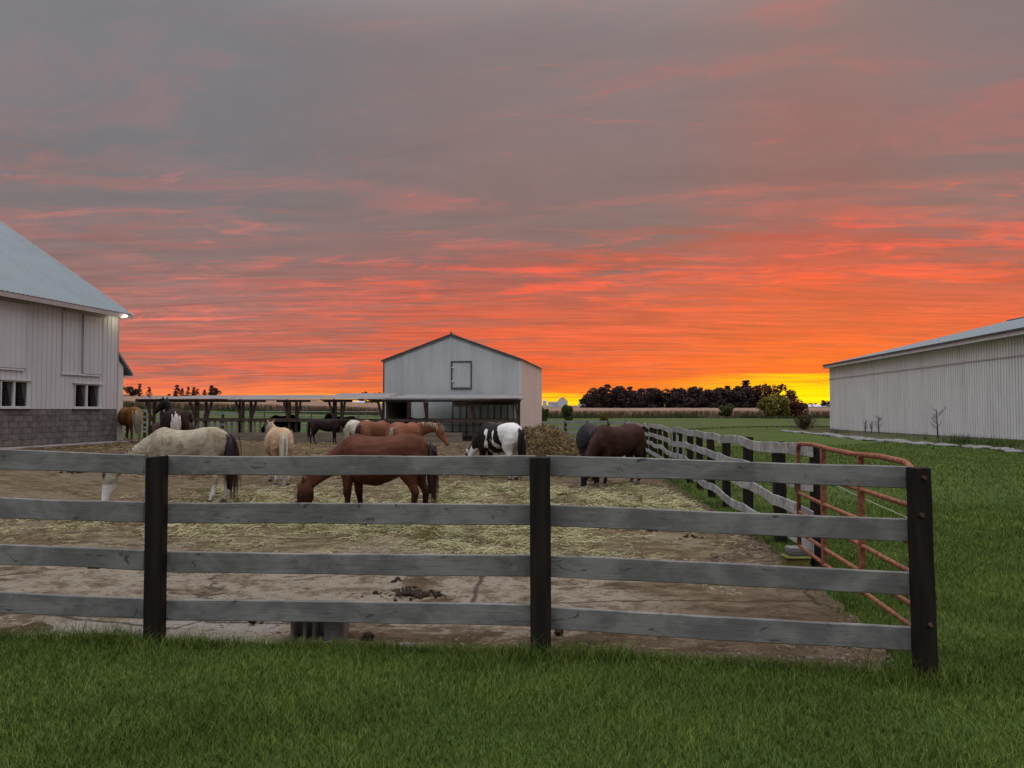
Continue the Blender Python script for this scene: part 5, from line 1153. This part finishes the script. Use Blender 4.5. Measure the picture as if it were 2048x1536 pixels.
def horse(label, px, d, zfoot, yaw_deg, s, coatm, hair, pose='graze', tail=.95, tailw=.05, maneside=1, z=None, tailhair=None, manelen=.19, **kw):
    HID[0] += 1; x = (px-1024)/F*d; z = gzf(x, d) if z is None else z
    body, hm, eyes, crest, head, lx = horse_meshes(pose, fine=.02 if d < 25 else .03, **kw); body.materials.append(coatm)
    rt = thing('horse', (x, d, z+.015), label, 'horse', None, R(yaw_deg), s); Mx = WM[rt.name]
    meshobj('body', body, rt, Mx)
    for h_ in hm: h_.build('hoof', M['hoof'], rt, Mx)
    if d < 24:
        for e in eyes: me_ = MB().tube([e+Vector((0, 0, -.016)), e, e+Vector((0, 0, .016))], [.008, .018, .008], 8); me_.build('eye', M['eye'], rt, Mx, smooth=True)
    dk = Vector((-.93*lx, 0, 1.30)); nn = 170 if d < 25 else 70; ww = .009 if d < 25 else .016
    th = HAIR[tailhair or hair]
    mb = MB(); mb.tube([dk+Vector((.06, 0, .04)), dk+Vector((-.06, 0, 0)), dk+Vector((-.065, 0, -.16)), dk+Vector((-.045, 0, -.5)), dk+Vector((-.03, 0, -tail*.9))], [.035, .05, tailw*1.3, tailw*1.25, tailw*.35], 9)
    tcore = mb.build('tail', th, rt, Mx, smooth=True)
    hair_ribbons('tail_hair', [dk+Vector((.0, 0, .03)), dk+Vector((-.06, 0, 0)), dk+Vector((-.09, 0, -.15)), dk+Vector((-.09, 0, -.3))], [Vector((-.45, 0, -.5)), Vector((-.2, 0, -.9)), Vector((-.03, 0, -1)), Vector((0, 0, -1))], nn, tail, ww, th, tcore, Mx, HID[0], 2.2, .05, 7, tailw*.5)
    cr = [c for c, sv, nv in crest[1:]]+[head[0]-head[1]*.06+head[2]*.0]; dr = [(nv*.05+sv*maneside*.75-ZV*.35) for c, sv, nv in crest[1:]]; dr.append(dr[-1])
    hair_ribbons('mane', cr, dr, 300 if d < 25 else 90, manelen, ww, HAIR[hair], rt, Mx, 100+HID[0], 1.8, .07, 5, .012)
    hair_ribbons('forelock', [head[0]+head[2]*.10, head[0]+head[2]*.11+head[1]*.02], [head[1]*.95+head[2]*.15]*2, 22, .15, ww, HAIR[hair], rt, Mx, 200+HID[0], .4, .12, 4, .02)
    return rt
def dk_(c, k): return tuple(v*k for v in c)
C_ = dict(
 buck=coat('buckskin_coat', (.25, .208, .14), (.41, .36, .265), leg=(.33, .28, .22), legz=.42, spots=(.15, .10, .055), sock=(.60, .57, .52), sockz=.38),
 pal=coat('palomino_coat', (.34, .215, .125), (.50, .34, .22), sock=(.55, .5, .45), sockz=.35),
 chest=coat('chestnut_coat', (.066, .022, .012), (.118, .040, .022), leg=(.035, .012, .008), legz=.5),
 sorB=coat('light_sorrel_coat', (.15, .055, .028), (.23, .090, .048), sock=(.4, .35, .3), sockz=.25, face=(.55, .48, .42)),
 sorA=coat('sorrel_coat', (.125, .050, .026), (.19, .078, .040), leg=(.08, .04, .025), legz=.5),
 sorL=coat('golden_sorrel_coat', (.14, .055, .016), (.23, .10, .030), leg=(.075, .025, .012), legz=.85, sock=(.4, .35, .3), sockz=.18),
 black=coat('black_coat', (.008, .007, .007), (.016, .013, .013)),
 dark=coat('dark_bay_coat', (.014, .008, .007), (.028, .015, .012), leg=(.010, .008, .008), legz=.55, sock=None),
 grey=coat('dark_grey_coat', (.018, .016, .020), (.045, .038, .042), leg=(.015, .013, .013), legz=.6),
 bay=coat('bay_coat', (.028, .012, .009), (.054, .022, .015), leg=(.010, .008, .007), legz=.52, sock=(.35, .3, .27), sockz=.10),
 paint=coat('black_and_white_coat', (.010, .008, .008), (.020, .015, .014), pattern=(.66, .63, .59), sock=(.45, .41, .36), sockz=.42),
 cream=coat('cream_coat', (.33, .28, .22), (.50, .44, .36)),
 brown=coat('brown_coat', (.035, .020, .018), (.07, .042, .036), leg=(.02, .014, .012), legz=.5, sock=(.4, .36, .33), sockz=.3))
horse('cream buckskin horse with black tail grazing beyond the left bay of the front fence', 371, 14.8, 0, 166, .96, C_['buck'], 'darkmix', 'graze', 1.12, .095, 1, tailhair='darkmix', lx=1.06, yaw=.62, headyaw=.75, legs=(-.16, .02, .10, -.06), width=1.0, headw=1.12, neckl=1.35, belly=1.08)
horse('reddish chestnut horse grazing side-on right behind the middle bay of the front fence', 759, 12.5, 0, 164, .905, C_['chest'], 'red', 'graze', .92, .06, 1, tailhair='darkmix', lx=1.02, belly=1.34, legw=1.3, yaw=.42, legs=(.02, -.12, .10, -.04), width=1.15, headw=1.12, neckl=1.2, manelen=.10)
horse('cream palomino horse seen from behind with pricked ears and pale tail', 558, 18.95, 0, 114, .915, C_['pal'], 'cream', 'level', 1.15, .085, 1, belly=1.1, yaw=.12, width=1.06, neckdrop=-.0, legs=(0, 0, .02, -.02))
horse('black and white paint horse grazing, its white rump beside the hay pile', 996, 20.3, 0, 128, .985, C_['paint'], 'black', 'graze', 1.0, .07, 1, belly=1.12, yaw=.1, width=1.05, legs=(0, .12, .03, .1))
horse('dark grey horse with its rump to the camera, just right of the hay pile', 1178, 19.0, 0, 86, .985, C_['grey'], 'black', 'graze', 1.0, .05, 1, belly=1.05, width=1.0, legs=(0, 0, -.03, .05))
horse('dark bay horse grazing head-on to the hay in front of the dark grey horse', 1232, 18.1, 0, 222, .975, C_['bay'], 'black', 'graze', .95, .04, -1, belly=1.12, yaw=.15, width=1.05, legs=(.05, .0, .1, .0))
horse('golden sorrel horse with flaxen tail standing at the corner of the left barn', 258, 30.2, 0, 136, .94, C_['sorL'], 'flax', 'graze', 1.0, .13, 1, belly=1.05, width=1.12)
horse('nearly black horse with a white tail, rump to the camera, left of the palomino', 350, 25.5, 0, 116, 1.09, C_['dark'], 'black', 'up', .9, .11, 1, belly=1.15, width=1.15, yaw=.55, tailhair='white')
horse('dark brown horse back showing just right of the horse with the white tail', 368, 33.5, 0, 125, .87, C_['dark'], 'black', 'graze', .9, .06)
horse('small brown pony, only its back visible over the cream buckskin', 352, 26, 0, 8, .80, C_['brown'], 'brown', 'graze', .7, .05)
horse('black horse grazing behind the feed bunk and plank rail of the shelter', 566, 53, 0, 180, 1.16, C_['black'], 'black', 'graze', .9, .06, lx=.95, legs=(.1, -.1, .1, 0))
horse('dark bay horse standing side-on in front of the feed bunk', 652, 44.8, 0, 6, 1.0, C_['dark'], 'black', 'down45', .9, .06, yaw=-.15, lx=.96, legs=(.05, -.05, .12, -.12))
horse('brown horse with raised head looking left behind the plank rail of the shelter', 690, 54, 0, 178, 1.10, C_['brown'], 'black', 'level', .9, .06, lx=.8)
horse('cream horse rump tucked behind the left of two sorrel horses', 722, 31, 0, 70, 1.0, C_['cream'], 'cream', 'graze', .9, .06)
horse('sorrel horse heading away, standing left of the sorrel with the turned head', 750, 27, 0, 60, 1.0, C_['sorA'], 'darkmix', 'low', .9, .05, belly=1.1, lx=.86, width=1.12)
horse('light sorrel horse with a pale blaze turning its lowered head to the right', 812, 22.3, 0, 72, .985, C_['sorB'], 'flax', 'down45', .9, .05, -1, yaw=-1.15, headyaw=-.12, lx=.92, width=1.1, belly=1.08)
horse('dark brown horse in the shade under the shelter roof beside the barn doorway', 838, 55.5, 0, 5, 1.03, C_['dark'], 'black', 'low', .9, .06)
horse('brown horse back showing behind the withers of the black and white paint', 992, 27.5, 0, 70, .97, C_['brown'], 'brown', 'graze', .9, .05)

# ================================================================ HAY PILE, MANURE, ROCKS
def hay_pile():
    cx_, cy_ = (1090-1024)/F*31.5, 31.5; zb = gzf(cx_, cy_)
    t = thing('hay_pile', (cx_, cy_, zb), 'heap of brown manure-stained hay between the paint horse and the dark grey horse', 'hay pile')
    def hgt(x, y):
        dx, dy = (x-cx_), (y-cy_); r = math.sqrt((dx/1.55)**2+(dy/1.4)**2); h = 1.22*max(0, 1-r**1.5)**.9 if r < 1 else 0
        r2 = math.sqrt(((dx+.55)/1.25)**2+(dy/1.2)**2); h = max(h, 1.12*max(0, 1-r2**1.9) if r2 < 1 else 0); r3 = math.sqrt(((dx-.75)/1.15)**2+(dy/1.0)**2); h = max(h, .70*max(0, 1-r3**1.6) if r3 < 1 else 0)
        return h+(.09*noise.noise((x*2.5, y*2.5, 1))+.05*noise.noise((x*7, y*7, 3)) if h > .02 else 0)
    n = 90; V = []; 
    for i in range(n+1):
        for j in range(n+1): x = cx_-2.1+4.2*i/n; y = cy_-1.8+3.6*j/n; h = hgt(x, y); V.append((x, y, gzf(x, y)+h-(.05 if h <= .02 else 0)))
    Q = [(i*(n+1)+j, (i+1)*(n+1)+j, (i+1)*(n+1)+j+1, i*(n+1)+j+1) for i in range(n) for j in range(n)]
    M['heap'] = m_simple('matted_hay', (.05, .032, .016), (.17, .115, .05), 5, .95, .8, .05, kind='World')
    meshobj('heap', npmesh('heap', np.array(V), np.array(Q), M['heap'], True), t)
    X = []; Z = []; Y_ = []
    while len(X) < 14000:
        x = rng.uniform(cx_-2, cx_+2); y = rng.uniform(cy_-1.7, cy_+1.7); h = hgt(x, y)
        if h > .03: X.append(x); Y_.append(y); Z.append(h)
    X = np.array(X); Y_ = np.array(Y_); Z = np.array(Z); n_ = len(X); a = rng.uniform(0, 6.28, n_); el_ = rng.normal(.1, .5, n_); L_ = .08+.16*rng.random(n_); d1 = np.stack([np.cos(a)*np.cos(el_), np.sin(a)*np.cos(el_), np.sin(el_)], 1)*L_[:, None]
    a2 = a+rng.normal(0, .6, n_); d2 = np.stack([np.cos(a2), np.sin(a2), -.5+0*a2], 1)*L_[:, None]*.7; p0 = np.stack([X, Y_, gz(X, Y_)+Z+.01], 1); w_ = rng.normal(size=(n_, 3)); w_ /= np.linalg.norm(w_, axis=1)[:, None]; w_ *= (.006+.006*rng.random(n_))[:, None]
    Vv = np.stack([p0-w_, p0+w_, p0+d1-w_, p0+d1+w_, p0+d1+d2-w_*.5, p0+d1+d2+w_*.5], 1).reshape(-1, 3); b = np.arange(n_)*6
    Q = np.concatenate([np.stack([b, b+1, b+3, b+2], 1), np.stack([b+2, b+3, b+5, b+4], 1)]); sh_ = np.repeat(np.clip(rng.normal(.45, .28, n_), 0, 1), 6)
    o = meshobj('loose_strands', npmesh('loose_strands', Vv, Q, M['muck'], False, sh_), t); o['kind'] = 'stuff'
hay_pile()
def manure(px, py, n, spread, lab, sz=.022):
    p = G(px, py); X = rng.normal(p.x, spread, n); Y = rng.normal(p.y, spread*.7, n); Y = np.maximum(Y, front_y(X)+.08)
    o = lumps('manure_pile', X, Y, sz*(.6+.6*rng.random(n)), M['manure'], .8, .012+.03*np.exp(-((X-p.x)/spread)**2), kind=None); tag(o, lab, 'manure')
def relabel(): pass
manure(815, 1194, 90, .13, 'largest dark manure pile, showing just above the bottom board left of the middle post')
manure(745, 1196, 14, .07, 'small dark manure pile left of the largest one above the bottom board')
manure(868, 1196, 26, .08, 'dark manure pile right of the largest one above the bottom board')
manure(792, 1170, 12, .08, 'flat manure pile just behind the largest one')
manure(1120, 1275, 2, .02, 'single manure lump on the dirt right of the middle post', .04)
manure(505, 1252, 3, .03, 'manure lump on the dirt just left of the hollow concrete block', .035)
manure(735, 1284, 16, .010, 'few manure lumps at the lawn edge right of the hollow concrete block', .03)
manure(190, 1143, 10, .02, 'manure lumps under the third board left of the left black post', .04)
manure(150, 948, 24, .22, 'trampled dark manure patch in the lot left of the buckskin head', .035)
manure(720, 1058, 4, .1, 'pair of brown lumps under the second board below the chestnut horse', .055)
manure(818, 1052, 3, .08, 'brown lump under the second board right of the chestnut tail', .055)
manure(1310, 1066, 12, .12, 'manure under the second board between middle post and gate', .03)
manure(1380, 1082, 12, .15, 'manure clods under the second board close to the gate', .03)
manure(1130, 994, 18, .18, 'dark manure among the hay just right of the middle post', .035)
p = G(812, 1296)
o = bpy.data.objects.new('pale_rock', RK[1]); link(o, None, Matrix.Translation((p.x, p.y, gzf(p.x, p.y)+.02)) @ Matrix.Diagonal((.13, .10, .075, 1))); tag(o, 'small pale rock at the lawn edge between the block and the middle post', 'rock')
# clumps of greener hay heaped up
def clump(px, py, n, r_, h, nm, lab, L=.2):
    p = G(px, py); X = rng.normal(p.x, r_*.5, n); Y = rng.normal(p.y, r_*.42, n); q_ = np.exp(-(((X-p.x)/r_)**2+((Y-p.y)/r_)**2)*2); zl = .01+h*q_*rng.random(n)**.6
    o = strands(nm, X, Y, L*(.5+.8*rng.random(n)), .0045+.003*rng.random(n), M['straw'], zl, .5); return o
clump(880, 1082, 1700, .26, .17, 'hay_clump', '')
for px, py, n, r_, h in ((960, 1085, 500, .18, .06), (1010, 1090, 500, .25, .05), (1120, 1062, 700, .3, .07), (660, 1068, 500, .3, .05), (430, 990, 900, .35, .15), (930, 985, 900, .5, .10), (1190, 1000, 900, .5, .1), (1260, 985, 900, .6, .12), (1060, 985, 700, .5, .1), (520, 1000, 900, .5, .10), (640, 1010, 700, .4, .08), (900, 1000, 800, .5, .08), (1150, 1005, 700, .4, .12)): clump(px, py, n, r_, h, 'hay_clump', '')
